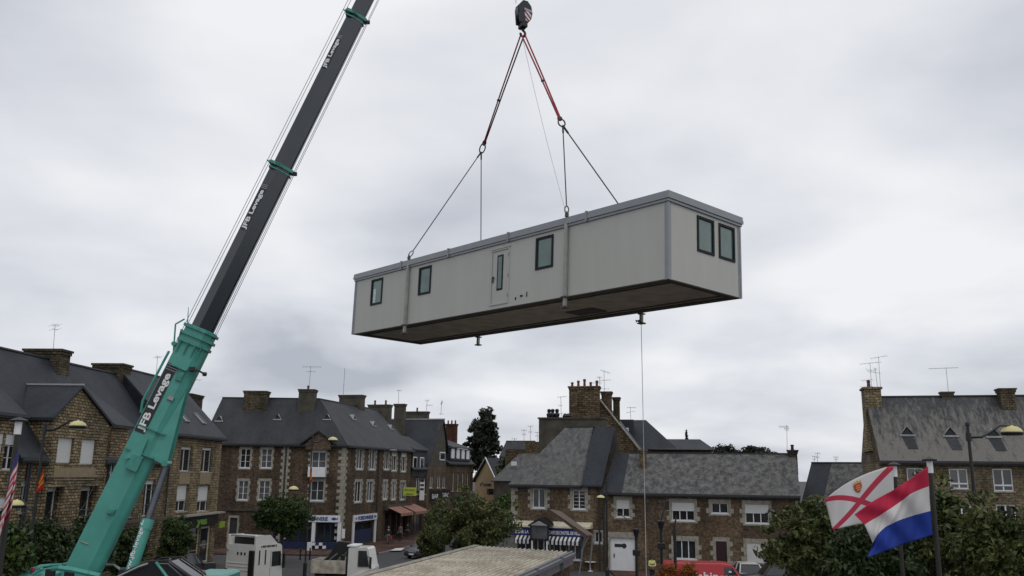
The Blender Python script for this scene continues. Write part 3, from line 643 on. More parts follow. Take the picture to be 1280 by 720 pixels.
for (a,b) in ((481,497),(500,517)):
    u0 = hc.px(a,645)[0]; u1 = hc.px(b,645)[0]; z = 3.75; k = MB()
    k.ext([(u0,-.02,z),(u1,-.02,z),(u1,-1.9,z-.75),(u0,-1.9,z-.75)], (0,0,.04)); o = hc.part('awning', k, PINK)
    v = MB(); v.box(u0,u1,-1.93,-1.905,z-1.02,z-.73); hc.part('valance', v, PINK, o)
for px,py in ((442,525),(467,533),(489,537)): roof_vent(hc, px, py, ze4, zr4, 5, w=.6)
hc.stack(426,455,494,448,510,5,1.2,dz=3.6,mat='render_grey'); hc.stack(462,489,506,480,516,5,1.1,dz=2.6,mat='render_grey',pots=2)
# signs hanging on the street terrace
YG = plain('yellow_green_banner', (.45,.52,.06), .6); DKT = plain('dark_green_letters', (.05,.12,.02), .6)
def banner(px0,py0,px1,py1,Y,name,label,mat,cat='sign',lines=(),lm=None,th=.08):
    P = at((px0+px1)/2,(py0+py1)/2,Y); w_ = (px1-px0)/KX*Y; h_ = (py1-py0)/KX*Y
    t = thing(name,label,cat,(P.x,P.y,P.z-h_/2)); k = MB(); k.rbox(-w_/2,w_/2,-th/2,th/2,0,h_,.012); o = k.build('panel',mat,t)
    if lines:
        k = MB(); n_ = len(lines)
        for i,(s_,ww) in enumerate(lines): k.text(s_, h_/n_*.62, (0,-th/2-.012,h_-(i+.78)*h_/n_), (1,0,0),(0,0,1), width=w_*ww, thick=.01, bold=.02)
        k.build('lettering',lm,t)
    k = MB(); k.box(-w_/2-.5,-w_/2,-.02,.02,h_*.4,h_*.5); k.build('bracket',M['black'],t)
    return t
banner(504,609.5,520.5,619.5,SD(512)-1.2,'banner','yellow-green banner hung on the street wall above the pink awnings',YG,lines=(('Exposition',.8),('Galerie',.6)),lm=DKT)
t = banner(524.5,602,530.5,625,SD(528)-1,'shop_sign','tall white and black projecting sign beside the yellow-green banner',M['white'],th=.15)
for i in range(3):
    k = MB(); w_=.46; k.box(-w_/2,w_/2,-.09,-.078,1.2+i*.5,1.45+i*.5); k.build('dark_panel',M['black'],t)

hd = House('slate_hung_house', 'narrow house with slate-hung upper floor and two white windows, mid street', SP(516.3), SP(536), 10)
ze5, zr5 = 8.2, 13.6
for (a,b,c,d) in ((519,598,524,618),(529,598,533.5,618)): hd.window(hd.rect(a,b,c,d), cols=2, rows=1, rv=.15)
hd.window((1,hd.L-1,.4,3), cols=3, rows=1, frame='black', sill=False, rv=.3)
hd.walls(ze5, M['brown'], gables='lr', zr=zr5, rv=.3)
k = MB(); k.box(.2,hd.L-.1,-.1,1.5,ze5-1.2,10.2); o = hd.part('slate_hung_dormer', k, M['slate2'])
k = MB(); k.ext([(.0,-.35,10.15),(.0,-.35,10.3),(.0,2.6,12.0),(.0,2.6,11.8)],(hd.L,0,0)); hd.part('dormer_roof', k, M['slate2'], o)
for (a,b,c,d) in ((514.5,571,519.3,586),(523.3,571.5,528,586.5)):
    r = hd.rect(a+1.5,b,c+1.5,d,-.1); k = MB(); k.box(r[0],r[1],-.16,-.09,r[2],r[3]); w_ = hd.part('window', k, M['white'], o); 
    k = MB(); k.box(r[0]+.15,r[1]-.15,-.175,-.155,r[2]+.12,r[3]-.12); hd.part('glass_pane', k, M['glass'], o)
hd.roof(ze5, zr5, M['slate'], gutter=False)
hd.stack(494,507,505,503,520,5,1.0,dz=5,mat='render_grey'); hd.stack(507,536,514.5,522,524,6,1.0,dz=4,mat='render_grey',pots=1)

he = House('stone_house', 'stone house whose steep bare slate slope faces up the street', SP(536.3), SP(560), 10)
ze6 = 8.3
for (a,b,c,d) in ((536.5,595,541,610),(546,595,550.5,610),(552.5,595,557,610)): he.window(he.rect(a,b,c,d), cols=2, rows=1, rv=.15)
he.window((1,he.L-1,.4,2.9), cols=3, rows=1, frame='black', sill=False, rv=.3)
um = he.L*.75; zg = he.px(551,525)[1]
r = he.rect(549.5,565,556,575.5); he.op.append((0,0,0,0)); he.op.pop()
mb = MB()
he.walls(ze6, M['brown2'], rv=.3)
k = MB(); 
kk = MB(); kk.ext([(-.2,0,ze6-.02),(he.L,0,ze6-.02),(he.L,0,ze6+.6),(um+1.1,0,zg-1),(um,0,zg),(um-.8,0,zg-.6)],(0,.3,0)); he.part('gable_wall', kk, M['render_grey'])
P = [(um,-.25,zg+.15),(um,7.5,zg+.15),(-.35,7.5,ze6+.1),(-.35,-.25,ze6+.1)]
k.add(P+[(p[0],p[1],p[2]-.18) for p in P], [(0,1,2,3),(7,6,5,4),(0,3,7,4),(3,2,6,7),(0,4,5,1),(1,5,6,2)])
P = [(um,-.25,zg+.15),(um,7.5,zg+.15),(he.L+.5,7.5,ze6+2),(he.L+.5,-.25,ze6+2)]
k.add(P+[(p[0],p[1],p[2]-.18) for p in P], [(0,1,2,3),(7,6,5,4),(0,3,7,4),(3,2,6,7),(0,4,5,1),(1,5,6,2)])
o = he.part('roof', k, M['slate']); k = MB(); k.box(um-.12,um+.12,-.3,7.5,zg+.1,zg+.25); k.tube((-.38,7.5,ze6+.25),(um,7.5,zg+.2),.1,n=5); he.part('ridge_cap', k, M['lead'], o)
k = MB(); k.box(r[0],r[1],-.06,.02,r[2],r[3]); w_ = he.part('window', k, M['white']); k = MB(); k.box(r[0]+.15,r[1]-.15,-.08,-.055,r[2]+.15,r[3]-.15); he.part('pane', k, M['glass'], w_)

hf = House('mansard_house', 'brownstone house with slate mansard and row of white dormers further down the street', SP(560.5), SP(594), 10)
ze7 = 9.0
for i in range(5):
    a = 565+i*5.9; hf.window(hf.rect(a,590,a+2.8,614), cols=1, rows=1, rv=.2)
hf.walls(ze7, M['brown2'], rv=.2)
hf.roof(ze7, 12.6, M['slate2'], hr=3)
k = MB(); r = hf.rect(563,561,588,577,-.1); k.box(r[0],r[1],-.1,2.5,ze7+.2,r[3]); o = hf.part('dormer_block', k, M['slate2'])
k = MB(); k.ext([(r[0]-.2,-.4,r[3]),(r[0]-.2,-.4,r[3]+.15),(r[0]-.2,4,r[3]+1.6),(r[0]-.2,4,r[3]+1.4)],(r[1]-r[0]+.4,0,0)); hf.part('dormer_roof', k, M['slate2'], o)
for i in range(4):
    w_ = (r[1]-r[0])/4; a = r[0]+w_*i+.25; k = MB(); k.box(a,a+w_*.55,-.2,-.09,ze7+.5,r[3]-.1); hf.part('white_dormer_window', k, M['white'], o)
hf.stack(558,571.5,530,566,545,4.5,1.1,dz=5,mat='redbrick',pots=3)
banner(536,613,552,626,SD(544)-1.0,'shop_sign','black shop fascia sign with white lettering left of the leafy street tree',M['black'],lines=(('BAR',.5),),lm=M['letters'])
banner(552,612,562,624,SD(556)-1.6,'shop_sign','black hanging cafe sign beneath the mansard house',M['black'],lines=(('TABAC',.8),),lm=M['letters'])

# yellow gabled house
PY = at(594,600,136); PY2 = at(621,600,130)
hy = House('rendered_house', 'small apricot rendered house with pointed gable at the end of the street', (PY.x,PY.y),(PY2.x,PY2.y), 9)
z1 = hy.px(594,592)[1]; za = hy.px(609.5,573.5)[1]; zm = hy.px(608,585)[1]
k = MB(); m_ = hy.L*.56
k.ext([(0,0,-.2),(hy.L,0,-.2),(hy.L,0,z1-.6),(m_,0,za),(0,0,z1-.9)],(0,9,0)); hy.part('wall', k, M['yellow_wall'])
for ua,za_,ub in ((0-.3,z1-1.2,m_),(hy.L+.3,z1-.9,m_)):
    P = [(m_,-.3,za+.15),(m_,9,za+.15),(ua,9,za_+.1),(ua,-.3,za_+.1)]; k = MB(); k.add(P+[(p[0],p[1],p[2]-.2) for p in P], [(0,1,2,3),(7,6,5,4),(0,3,7,4),(3,2,6,7),(0,4,5,1),(1,5,6,2)]); hy.part('roof', k, M['slate2'])
k = MB(); k.tube((-.3,-.36,z1-1.1),(m_,-.36,za+.2),.1,n=5); k.tube((hy.L+.3,-.36,z1-.8),(m_,-.36,za+.2),.1,n=5); hy.part('bargeboard', k, M['white'])
r = hy.rect(604,604.5,614,607.5); k = MB(); k.box(r[0],r[1],-.05,.01,r[2],r[3]); hy.part('wall_sign', k, M['black'])
r = hy.rect(600,602,603,608); k = MB(); k.ext([(r[0],-.05,r[2]+.4),(r[0]+.2,-.05,r[2]),(r[1]+.3,-.05,r[3]),(r[0]+.2,-.05,r[2]+.4)],(0,.04,0)); hy.part('wall_sign', k, M['black'])
r = hy.rect(609,611,617,618); k = MB(); k.box(r[0],r[1],-.04,.01,r[2],r[3]); hy.part('window', k, M['glass'])

# ================================================================== CENTRE-RIGHT HOUSE (cafe wing + long house)
A1 = (hx(642.5,74.2),74.2); B1 = (hx(756.5,71.6),71.6); B2 = (hx(1002,67.5),67.5)
hh = House('cafe_building', 'brown stone house with lichened hipped roof and blue cafe front with striped awning', A1, B1, 9)
zeh = 6.95
for (a,b,c,d) in ((666,611,681,634.5),(716,613,731.6,636)):
    hh.window(hh.rect(a,b,c,d), cols=2, rows=1 if a<700 else 5, sur=(.22,.42,.3,.03,.33), sill='w', rv=.14, curtain=True)
r = hh.rect(743.5,665,752.5,678); hh.window(r, cols=2, rows=1, sill='w', sur=(.1,.15,.15,.02,.4), curtain=True)
r = hh.rect(671,668,688,700); hh.window((r[0],r[1],.15,r[3]), cols=2, rows=1, door=True, sill=False, frame='white', fw=.1, glass='glass')
ud0,ud1 = hh.op[-1][:2]
n = 3; ul = hh.px(646,680)[0]; ur = hh.px(729,680)[0]
hh.window((ul, ud0-.25, .8, r[3]-.1), cols=2, rows=1, sill='w', frame='white')
for i in range(2):
    a = ud1+.25+(ur-ud1-.25)*i/2; hh.window((a, a+(ur-ud1-.25)/2-.15, .8, r[3]-.1), cols=2, rows=1, sill='w', frame='white')
hh.walls(zeh, M['brown2'], gables='r', zr=11.0)
hh.quoins(0, 0, zeh-.15, .3,.55,1, .035)
hh.pipe(hh.L-.3, 0, zeh-.2)
hh.roof(zeh, 11.5, M['slate_l'], hl=3.6, hr=0, ox=.15, oh=.4, x1=hh.L-1.9)
hh.roof(zeh, 11.5, M['slate'], x0=hh.L-1.9, ox=0.0, oh=.4, ridge=False, gutter=False, name='slate_strip_roof')
NAVY = plain('cafe_blue_fascia', (.012,.022,.16), .45)
zc0,zc1 = hh.px(700,669)[1], hh.px(700,660)[1]
k = MB(); k.box(.25, hh.px(731,665)[0], -.9, -.02, zc0-.03, zc1+.05); o = hh.part('cafe_fascia', k, NAVY)
k = MB(); k.ext([(.1,-1.05,zc1+.05),(.1,-1.05,zc1+.2),(.1,0,zc1+.5),(.1,0,zc1+.05)],(hh.px(741,660)[0]-.1,0,0)); hh.part('cafe_canopy', k, M['cream'])
k = MB(); zt_ = (zc0+zc1)/2-.16
k.text("CAFE DE L'HOTEL DE VILLE", .36, (hh.px(709.5,664)[0],-.93,zt_), (1,0,0),(0,0,1), width=hh.px(729,664)[0]-hh.px(690,664)[0], thick=.02, bold=.02); hh.part('sign_letters', k, M['letters'], o); k = MB()
k.text("LE BAR LA", .36, (hh.px(656,664)[0],-.93,zt_), (1,0,0),(0,0,1), width=1.25, thick=.02, bold=.02); hh.part('sign_letters', k, M['letters'], o)
# striped awning
m, nt, b = newmat('navy_white_striped_canvas'); uv = N(nt,'ShaderNodeUVMap'); s_ = N(nt,'ShaderNodeSeparateXYZ'); L(nt,uv.outputs[0],s_.inputs[0])
f_ = N(nt,'ShaderNodeMath',operation='FRACT'); m1 = N(nt,'ShaderNodeMath',operation='MULTIPLY'); m1.inputs[1].default_value = 1/.34; L(nt,s_.outputs[0],m1.inputs[0]); L(nt,m1.outputs[0],f_.inputs[0])
g_ = N(nt,'ShaderNodeMath',operation='GREATER_THAN'); g_.inputs[1].default_value = .5; L(nt,f_.outputs[0],g_.inputs[0]); L(nt,mixc(nt,g_.outputs[0],(.02,.02,.03),(.62,.62,.6)),b.inputs['Base Color']); b.inputs['Roughness'].default_value=.85
STR = m
for a,c in ((650,668),(689,731)):
    u0,u1 = hh.px(a,673)[0], hh.px(c,673)[0]; za,zb = zc0-.05, hh.px(700,679)[1]+.1
    k = MB(); k.ext([(u0,-.95,za),(u1,-.95,za),(u1,-1.45,zb+.18),(u0,-1.45,zb+.18)],(0,.03,.0)); o = hh.part('striped_awning', k, STR)
    k = MB(); k.box(u0,u1,-1.47,-1.452,zb-.12,zb+.17); hh.part('valance', k, STR, o)
# entrance porch with little gable
u0,u1 = hh.px(669,655)[0], hh.px(696,655)[0]; za,zp = hh.px(682,646)[1], hh.px(682,655)[1]; um=(u0+u1)/2; k = MB()
for sgn,ue in ((-1,u0),(1,u1)):
    P = [(um,-1.9,za),(um,-.02,za),(ue,-.02,zp),(ue,-1.9,zp)]; k.add(P+[(p[0],p[1],p[2]-.12) for p in P], [(0,1,2,3),(7,6,5,4),(0,3,7,4),(3,2,6,7),(0,4,5,1),(1,5,6,2)])
o = hh.part('porch_roof', k, M['black'])
k = MB(); k.ext([(u0+.2,-1.93,zp-.02),(u1-.2,-1.93,zp-.02),(um,-1.93,za-.22)],(0,.03,0)); hh.part('porch_gable', k, M['curtain'], o)
k = MB(); 
for u in (u0+.2,u1-.2): k.box(u-.06,u+.06,-1.8,-1.68,zc0-.35,zp)
k.box(u0+.2,u1-.2,-1.8,-1.68,zc0-.35,zc0-.25); hh.part('porch_frame', k, M['black'], o); k = MB(); k.box(u0+.26,u1-.26,-1.75,-1.72,zc0-.2,zp-.12); hh.part('porch_glazing', k, M['glass_c'], o)
k = MB()
for u in (u0+.25,u1-.35): k.box(u,u+.1,-1.78,-1.68,.1,zc0-.35)
hh.part('porch_post', k, M['white'], o)
h = hh
k = MB(); k.box(6.1,7.7,-1.6,-.06,.1,2.6); 

hl = House('long_stone_house', 'long brown stone house with patchy grey roof, white shutters and garage door', (B1[0]+.02,B1[1]), B2, 8.5)
zel, zrl = 6.3, 9.25
hl.window(hl.rect(770.5,625,787,646), cols=2, rows=1, sh=.52, sill='w', sur=(.22,.4,.3,.03,.33), rv=.14)
hl.window(hl.rect(840,628,868,650.5), cols=3, rows=1, sh=.48, sill='w', sur=(.22,.42,.3,.03,.33), rv=.14)
hl.window(hl.rect(889.5,629,910,641.5), cols=2, rows=1, sill='w', sur=(.22,.42,.3,.03,.33), rv=.14)
hl.window(hl.rect(931.5,630.5,961,654), cols=3, rows=1, sh=.48, sill='w', sur=(.22,.42,.3,.03,.33), rv=.14)
hl.window(hl.rect(843,675,870,698.5), cols=3, rows=1, sh=.06, sill='w', sur=(.22,.42,.3,.03,.33), rv=.14)
r = hl.rect(895,676.6,909,704); hl.window((r[0],r[1],.12,r[3]), cols=1, rows=1, door=True, sill=False, frame='darkred', fw=.08, glass='glass', sur=(.22,.42,.3,.03,.33,False)); 
o = [c for c in hl.root.children if c.name.startswith('door')][-1]
k = MB(); k.box(r[0]+.02,r[1]-.02,.06,.1,.14,r[3]-.02); hl.part('door_panel', k, M['darkred'], o); k = MB(); k.box(r[0]+.35,r[1]-.35,.04,.062,1.05,1.12); hl.part('letter_slot', k, M['steel'], o)
r = hl.rect(933.5,678.7,965,702); hl.window(r, cols=3, rows=1, sh=.99, sill='w', sur=(.22,.42,.3,.03,.33), rv=.14)
rg = hl.rect(762.5,672,794.5,705); hl.op.append((rg[0],rg[1],.02,rg[3]))
hl.walls(zel, M['brown2'], gables='lr', zr=zrl, rv=.2)
k = MB(); k.box(rg[0],rg[1],.14,.2,.02,rg[3]); o = hl.part('garage_door', k, M['white']); o['label'] = 'white garage door with two small dark plates'
k = MB(); u,z = hl.px(773,682); k.box(u-.32,u+.32,.12,.138,z-.12,z+.12); u,z = hl.px(780,682.5); k.lathe((u,.13,z),[(.19,0),(.19,.012)],16,Matrix.Rotation(R(90),3,'X')); hl.part('door_plate', k, M['plate'], o)
k = MB(); u,z = hl.px(767.5,694.5); k.box(u-.04,u+.04,.1,.138,z-.15,z+.15); hl.part('handle', k, M['black'], o)
hl.surround((rg[0],rg[1],.05,rg[3]),.12,.15,.42,.03,.5,False)
hl.quoins(hl.L,0,zel-.15,.2,.4,-1,.035); hl.pipe(.05,0,zel-.2); hl.pipe(hl.L-.1,0,zel-.2)
ub = hl.px(778,590)[0]
hl.roof(zel, zrl, M['slate'], oh=.4, ox=0, x0=0, x1=ub, ridge=False, name='roof', gutter=False)
hl.roof(zel, zrl, M['slate_w'], oh=.4, ox=0, x0=ub+.004, name='roof')
k = MB(); sl_=(zrl-zel)/4.25; k.box(0,ub,-.53,-.4,zel-.4*sl_-.07,zel-.4*sl_+.07); hl.part('gutter', k, M['gutter'])
hl.chimney(798.5,808.5,562,2.6,dz=2.6,dy=.7,mat='brown2'); hl.chimney(984,997,562.5,4.25,dz=2,dy=.8,mat='dark_rubble',pots=1,potm='black')

# lower house between, and right
hk = House('low_stone_house', 'low house with dark slate roof half hidden behind the flags', (hx(1003,69),69), (hx(1100,66),66), 8)
zek = hk.px(1040,630)[1]; zrk = hk.px(1045,580,4)[1]
hk.window(hk.rect(1026,628,1040,645), cols=2, rows=1, sur=(.2,.35,.25)); hk.window(hk.rect(1060,628,1072,645), cols=2, rows=1)
hk.walls(zek, M['brown2'], gables='lr', zr=zrk); hk.roof(zek, zrk, M['slate_w'], x0=1.6, ox=0)
hk.roof(zek, zrk, M['slate'], x0=0, x1=1.59, ox=0, name='roof', gutter=False)
AJ = (hx(1103.5,60.5),60.5); dj = Vector((1,-.25,0)).normalized(); BJ = (AJ[0]+dj.x*12.2, AJ[1]+dj.y*12.2)
hj = House('tall_stone_house', 'tall tan stone house with streaked slate roof at the right edge, behind the street lamp', AJ, BJ, 8.2)
zej = 9.0; zrj = hj.px(1180,497,4.1)[1]
for (a,b,c,d) in ((1187,586,1210,611),(1241.5,586,1266,614),(1134,585,1155,610),(1246.5,631,1271,669),(1192,630,1215,668),(1138,630,1160,668)):
    r = hj.rect(a,b,c,d); o = hj.window(r, cols=2, rows=1, sill=True, rv=.12, fw=.07)
    k = MB(); zz_ = r[2]+(r[3]-r[2])*.26; k.box(r[0]+.05,r[1]-.05,.03,.1,zz_-.05,zz_+.05); hj.part('transom', k, M['white'], o)
for u in (2,5,8.3,10.7): hj.window((u-.6,u+.6,.9,2.6), cols=2, rows=1)
hj.walls(zej, M['tan_grey'], gables='lr', zr=zrj)
hj.roof(zej, zrj, M['slate_s'], ox=.0, oh=.4)
for px,py in ((1134,545),(1188,546),(1242,547)): roof_vent(hj, px, py, zej, zrj, 4.1, w=.85, hh=.55, streak=1.0)
k = MB(); ztop = hj.px(1090,485,4.1)[1]
k.box(-.15,1.0,3.3,4.9,zrj-2.9,ztop-.15); k.box(-.25,1.1,3.2,5.0,ztop-.15,ztop); 
k.ext([(-.22,2.2,zrj-3.9),(-.22,6.0,zrj-3.9),(-.22,5.0,zrj-2.6),(-.22,3.2,zrj-2.6)],(.4,0,0)); o = hj.part('chimney', k, M['stone_tan2']); o['label']='tall stone gable chimney carrying several aerials'
k2 = MB(); k2.lathe((.3,4.1,ztop),[(.14,0),(.11,.4),(.15,.45),(.1,.6)],8); hj.part('chimney_pot', k2, M['pot'], o)
hj.chimney(1175,1191,490,4.1,dz=.9,dy=.6,mat='render_grey'); hj.chimney(1246,1267,486,3.5,dz=2.8,dy=1.0,mat='dark_rubble')
# neighbour beyond right
C2 = (BJ[0]+dj.x*.05, BJ[1]+dj.y*.05); D2 = (C2[0]+dj.x*9, C2[1]+dj.y*9)
hn = House('stone_house', 'lower tan house with slate roof cut off by the right edge of the photo', C2, D2, 8)
hn.window((1.5,2.7,5,6.5),rows=1); hn.walls(8.2, M['tan_grey'], gables='lr', zr=12.2); hn.roof(8.2, 12.2, M['slate2'])

# ================================================================== BACK HOUSES
# dark flat-topped wall block with pots, brick gable with big chimneys
D = 82
hm = House('rear_stone_house', 'tall rubble stone house behind the cafe with huge stepped chimneys and aerials', (hx(700,84),84), (hx(802,82.5),82.5), 10)
zA = hm.px(752,499)[1]; zE = hm.px(798,563)[1]; uA = hm.px(750,500)[0]
k = MB(); k.ext([(0,0,-.2),(hm.L,0,-.2),(hm.L,0,zE),(uA,0,zA),(0,0,zA-3.2)],(0,.5,0)); hm.part('gable_wall', k, M['rust_rubble'])
k = MB(); P=[(uA,.25,zA+.1),(uA,12,zA+.1),(hm.L+.3,12,zE-.3),(hm.L+.3,.25,zE-.3)]; k.add(P+[(p[0],p[1],p[2]-.2) for p in P], [(0,1,2,3),(7,6,5,4),(0,3,7,4),(3,2,6,7),(0,4,5,1),(1,5,6,2)])
P=[(uA,.25,zA+.1),(uA,12,zA+.1),(0,12,zA-3.3),(0,.25,zA-3.3)]; k.add(P+[(p[0],p[1],p[2]-.2) for p in P], [(0,1,2,3),(7,6,5,4),(0,3,7,4),(3,2,6,7),(0,4,5,1),(1,5,6,2)]); hm.part('roof', k, M['slate'])
k = MB(); k.box(0,hm.L,.5,12,-.2,6); hm.part('wall', k, M['render_grey'])
k = MB(); k.tube((uA-.1,-.06,zA+.05),(hm.L+.2,-.06,zE-.1),.1,n=5); hm.part('verge', k, M['quoin'])
hm.chimney(711.5,750,483.5,-.35,zb=8,dy=1.3,mat='rust_rubble',pots=5); hm.chimney(751.5,765,490,1.2,dz=6,dy=1.3,mat='brown2'); hm.chimney(766,775,497,2.4,dz=6,dy=1.2,mat='dark_rubble')
hm2 = House('rear_rendered_house', 'dark flat-topped wall with row of pots rising behind the hipped cafe roof', (hx(676,80),80), (hx(758,78.5),78.5), 2.5)
zt = hm2.px(715,523.5)[1]; hm2.walls(zt, M['render_grey']); k = MB(); k.box(-.1,hm2.L+.1,-.1,2.6,zt,zt+.14); hm2.part('coping', k, M['render_grey'])
for px_ in (683.5,688,693.5,704,708): 
    u = hm2.px(px_,523)[0]; k = MB(); k.lathe((u,1,zt+.13),[(.18,0),(.26,.35),(.14,.5),(.2,.75),(.08,.85)] if px_<700 else [(.2,0),(.28,.2),(.1,.42)],8); hm2.part('chimney_pot', k, M['black'])
k = MB(); uu = hm2.px(751,560)[0]; k.box(uu-.7,uu+.6,-.25,-.02,5,hm2.px(751,527)[1]); hm2.part('pier', k, M['render_grey'])
# blue-slate hipped house
hs = House('hipped_slate_house', 'large blue-grey hipped slate roof building behind the long stone house', (hx(768,100),100), (hx(893,98),98), 12)
zr_ = hs.px(806,526,5)[1]; zl = hs.px(870,549,5)[1]; zev = hs.px(850,562)[1]
u0 = hs.px(842,560)[0]
uW = hs.px(823,567)[0]; 
hs.window(hs.rect(774,540,790,563), cols=2, rows=1, frame='white'); hs.window(hs.rect(866,566,876,572),cols=2,rows=1)
hs.walls(zev, M['brown2']); 
k = MB(); pk = hs.px(806,525,4)[0]
def pyr(k, x0,x1,y0,y1,z0,apl,apr,z1): 
    k.add([(x0,y0,z0),(x1,y0,z0),(x1,y1,z0),(x0,y1,z0),(apl,(y0+y1)/2,z1),(apr,(y0+y1)/2,z1)],[(0,1,5,4),(1,2,5),(2,3,4,5),(3,0,4),(3,2,1,0)])
pyr(k, -2, u0+.5, -.6, 10, zev, pk-2.9, pk+.1, hs.px(806,525,4.7)[1]); hs.part('roof', k, M['slate'])
k = MB(); pyr(k, u0-2.5, hs.L+.4, -.9, 8, zev-.02, u0-1, hs.px(875,550,3.5)[0], hs.px(860,549,3.5)[1]); hs.part('roof', k, M['slate'])
k = MB(); r = hs.rect(770,524.5,790,560,-.3); k.box(r[0]-.2,r[1]+.2,-.5,3,zev,r[3]); o = hs.part('slate_dormer', k, M['slate']);
k = MB(); rr4 = hs.rect(779,535,786,558,-.3); k.box(rr4[0],rr4[1],-.56,-.5,rr4[2],rr4[3]); hs.part('dormer_window', k, M['white'], o); k = MB(); k.box(rr4[0]+.1,rr4[1]-.1,-.58,-.55,rr4[2]+.1,rr4[3]-.1); hs.part('dormer_glass', k, M['glass'], o)
# far house left of cafe
hz = House('far_rubble_house', 'distant rubble stone house with small slate roof seen left of the cafe roof', (hx(634,118),118), (hx(682,116),116), 9)
zz0 = hz.px(650,601)[1]; zz1 = hz.px(660,552)[1]; hz.walls(zz1-1, M['rust_rubble'])
k = MB(); k.box(hz.px(655,560)[0], hz.px(676,560)[0], .5, 2, zz1-3, zz1); hz.part('chimney', k, M['rust_rubble'])
k = MB(); u0,u1 = 0, hz.L; k.ext([(u0-.3,-4,zz0),(u1,-4,zz0),(u1,-.0,hz.px(660,567)[1]),(u0+2,-.0,hz.px(660,567)[1])],(0,.1,-.15)); hz.part('roof', k, M['slate_l'])
k = MB(); k.box(0,hz.L,-3.8,-.01,-.2,zz0); hz.part('lean_to', k, M['render_grey'])
k = MB(); p_ = hz.px(644,580,-2)[0]; k.box(p_-.35,p_+.35,-2.6,-2.3,hz.px(644,582,-2)[1],hz.px(644,577,-2)[1]); hz.part('skylight', k, M['white'])
hz2 = House('far_brick_house', 'distant dark gabled house between the conifer and the rubble chimney', (hx(628,138),138), (hx(664,137),137), 9)
hz2.walls(hz2.px(645,570)[1], M['brown2'], gables='lr', zr=hz2.px(645,552,4.5)[1]); hz2.roof(hz2.px(645,570)[1], hz2.px(645,552,4.5)[1], M['slate2'])
# ================================================================== CABIN
def Rm(a,b,c):
    return (Matrix.Rotation(a,3,'Z') @ Matrix.Rotation(b,3,'Y') @ Matrix.Rotation(c,3,'X'))
CL, CW, CHh = 18.17, 3.88, 2.8
cab = bpy.data.objects.new('portable_cabin', None); COL.objects.link(cab)
MC = Matrix.Translation(Vector((4.7779,25.7497,13.3911))) @ Rm(2.2995,-.0164,.0137).to_4x4(); cab.matrix_world = MC; ROOTM[cab.name] = MC
tag(cab, 'long pale grey portable cabin hanging in mid air from the crane slings', 'cabin')
CG = plain('cabin_pale_grey_panel', (.45,.45,.41), .5, var=.035, scale=1.2, stretch=(1.5,1.5,.25)); CT = plain('cabin_grey_trim', (.25,.265,.28), .4, .2, var=.06)
CF = plain('cabin_underfloor', (.46,.40,.33), .9, var=.2, scale=1.5); CFD = plain('cabin_dark_chassis', (.09,.083,.07), .8); CD = plain('cabin_door_pale_grey', (.43,.43,.40), .45, var=.03); AL = plain('anthracite_frame', (.012,.015,.018), .65, spec=.25); CPST = plain('lifting_post_grey', (.30,.31,.285), .5)
wd = [(15.87,16.79),(12.26,13.13),(5.06,5.96)]; dr = (7.37,8.44)
mb = MB()
def panelwall(mb, segs, face):  # build solid wall strip with holes; face maps (u,z,d)->local
    pass
xs = sorted([0.1,CL-.1]+[q for w_ in wd for q in w_]+list(dr))
def cell(u0,u1,z0,z1): mb.box(u0,u1,-.1,0,z0,z1)
edges = [(0.1,5.06,0)]; 
holes = sorted([(a,b,1.15,2.34) for a,b in wd]+[(dr[0],dr[1],.14,2.29)])
u = .1
for a,b,c,d in holes:
    cell(u,a,.0,2.47); cell(a,b,.0,c); cell(a,b,d,2.47); u = b
cell(u,CL-.1,0,2.47)
v = [(-1.47,-2.39),(-2.65,-3.56)]
y = -.1
mb.box(0,.1,-1.47,-.1,0,2.47)
for a,b in v: mb.box(0,.1,b,a,0,1.15); mb.box(0,.1,b,a,2.35,2.47)
mb.box(0,.1,-2.65,-2.39,0,2.47); mb.box(0,.1,-CW+.1,-3.56,0,2.47)
mb.box(CL-.1,CL,-CW+.1,-.1,0,2.47); mb.box(.1,CL-.1,-CW,-CW+.1,0,2.47)
mb.build('wall', CG, cab)
mb = MB()
for (a,b,z0,z1,p) in ((-.1,CL+.1,2.47,2.56,.06),(-.1,CL+.1,2.56,2.68,.1),(-.1,CL+.1,2.68,2.80,.085)):
    mb.box(-p,CL+p,-.02,p,z0+.002,z1); mb.box(-p,CL+p,-CW-p,-CW+.02,z0+.002,z1); mb.box(-p,.02,-CW+.021,-.021,z0+.002,z1); mb.box(CL-.02,CL+p,-CW+.021,-.021,z0+.002,z1)
mb.box(.0,CL,-CW,0,2.48,2.76)
mb.build('roof_fascia', CT, cab)
for u in (14.4,11.07,7.42,3.41):
    mb = MB(); mb.box(u-.035,u+.035,.0,.125,2.46,2.83); mb.build('fascia_joint', CT, cab)
for (x,y) in ((0,0),(0,-CW),(CL,0),(CL,-CW)):
    mb = MB(); sx_ = 1 if x==0 else -1; sy_ = -1 if y==0 else 1
    mb.box(min(x-.015*sx_,x+.13*sx_),max(x-.015*sx_,x+.13*sx_),min(y-.015*sy_,y+.13*sy_),max(y-.015*sy_,y+.13*sy_),-.02,2.46)
    mb.box(min(x-.03*sx_,x+.05*sx_),max(x-.03*sx_,x+.05*sx_),min(y-.03*sy_,y+.05*sy_),max(y-.03*sy_,y+.05*sy_),-.02,2.46); mb.build('corner_post', CT, cab)
PICK = [(4.36,.0),(13.86,.0),(4.36,-CW),(13.86,-CW)]
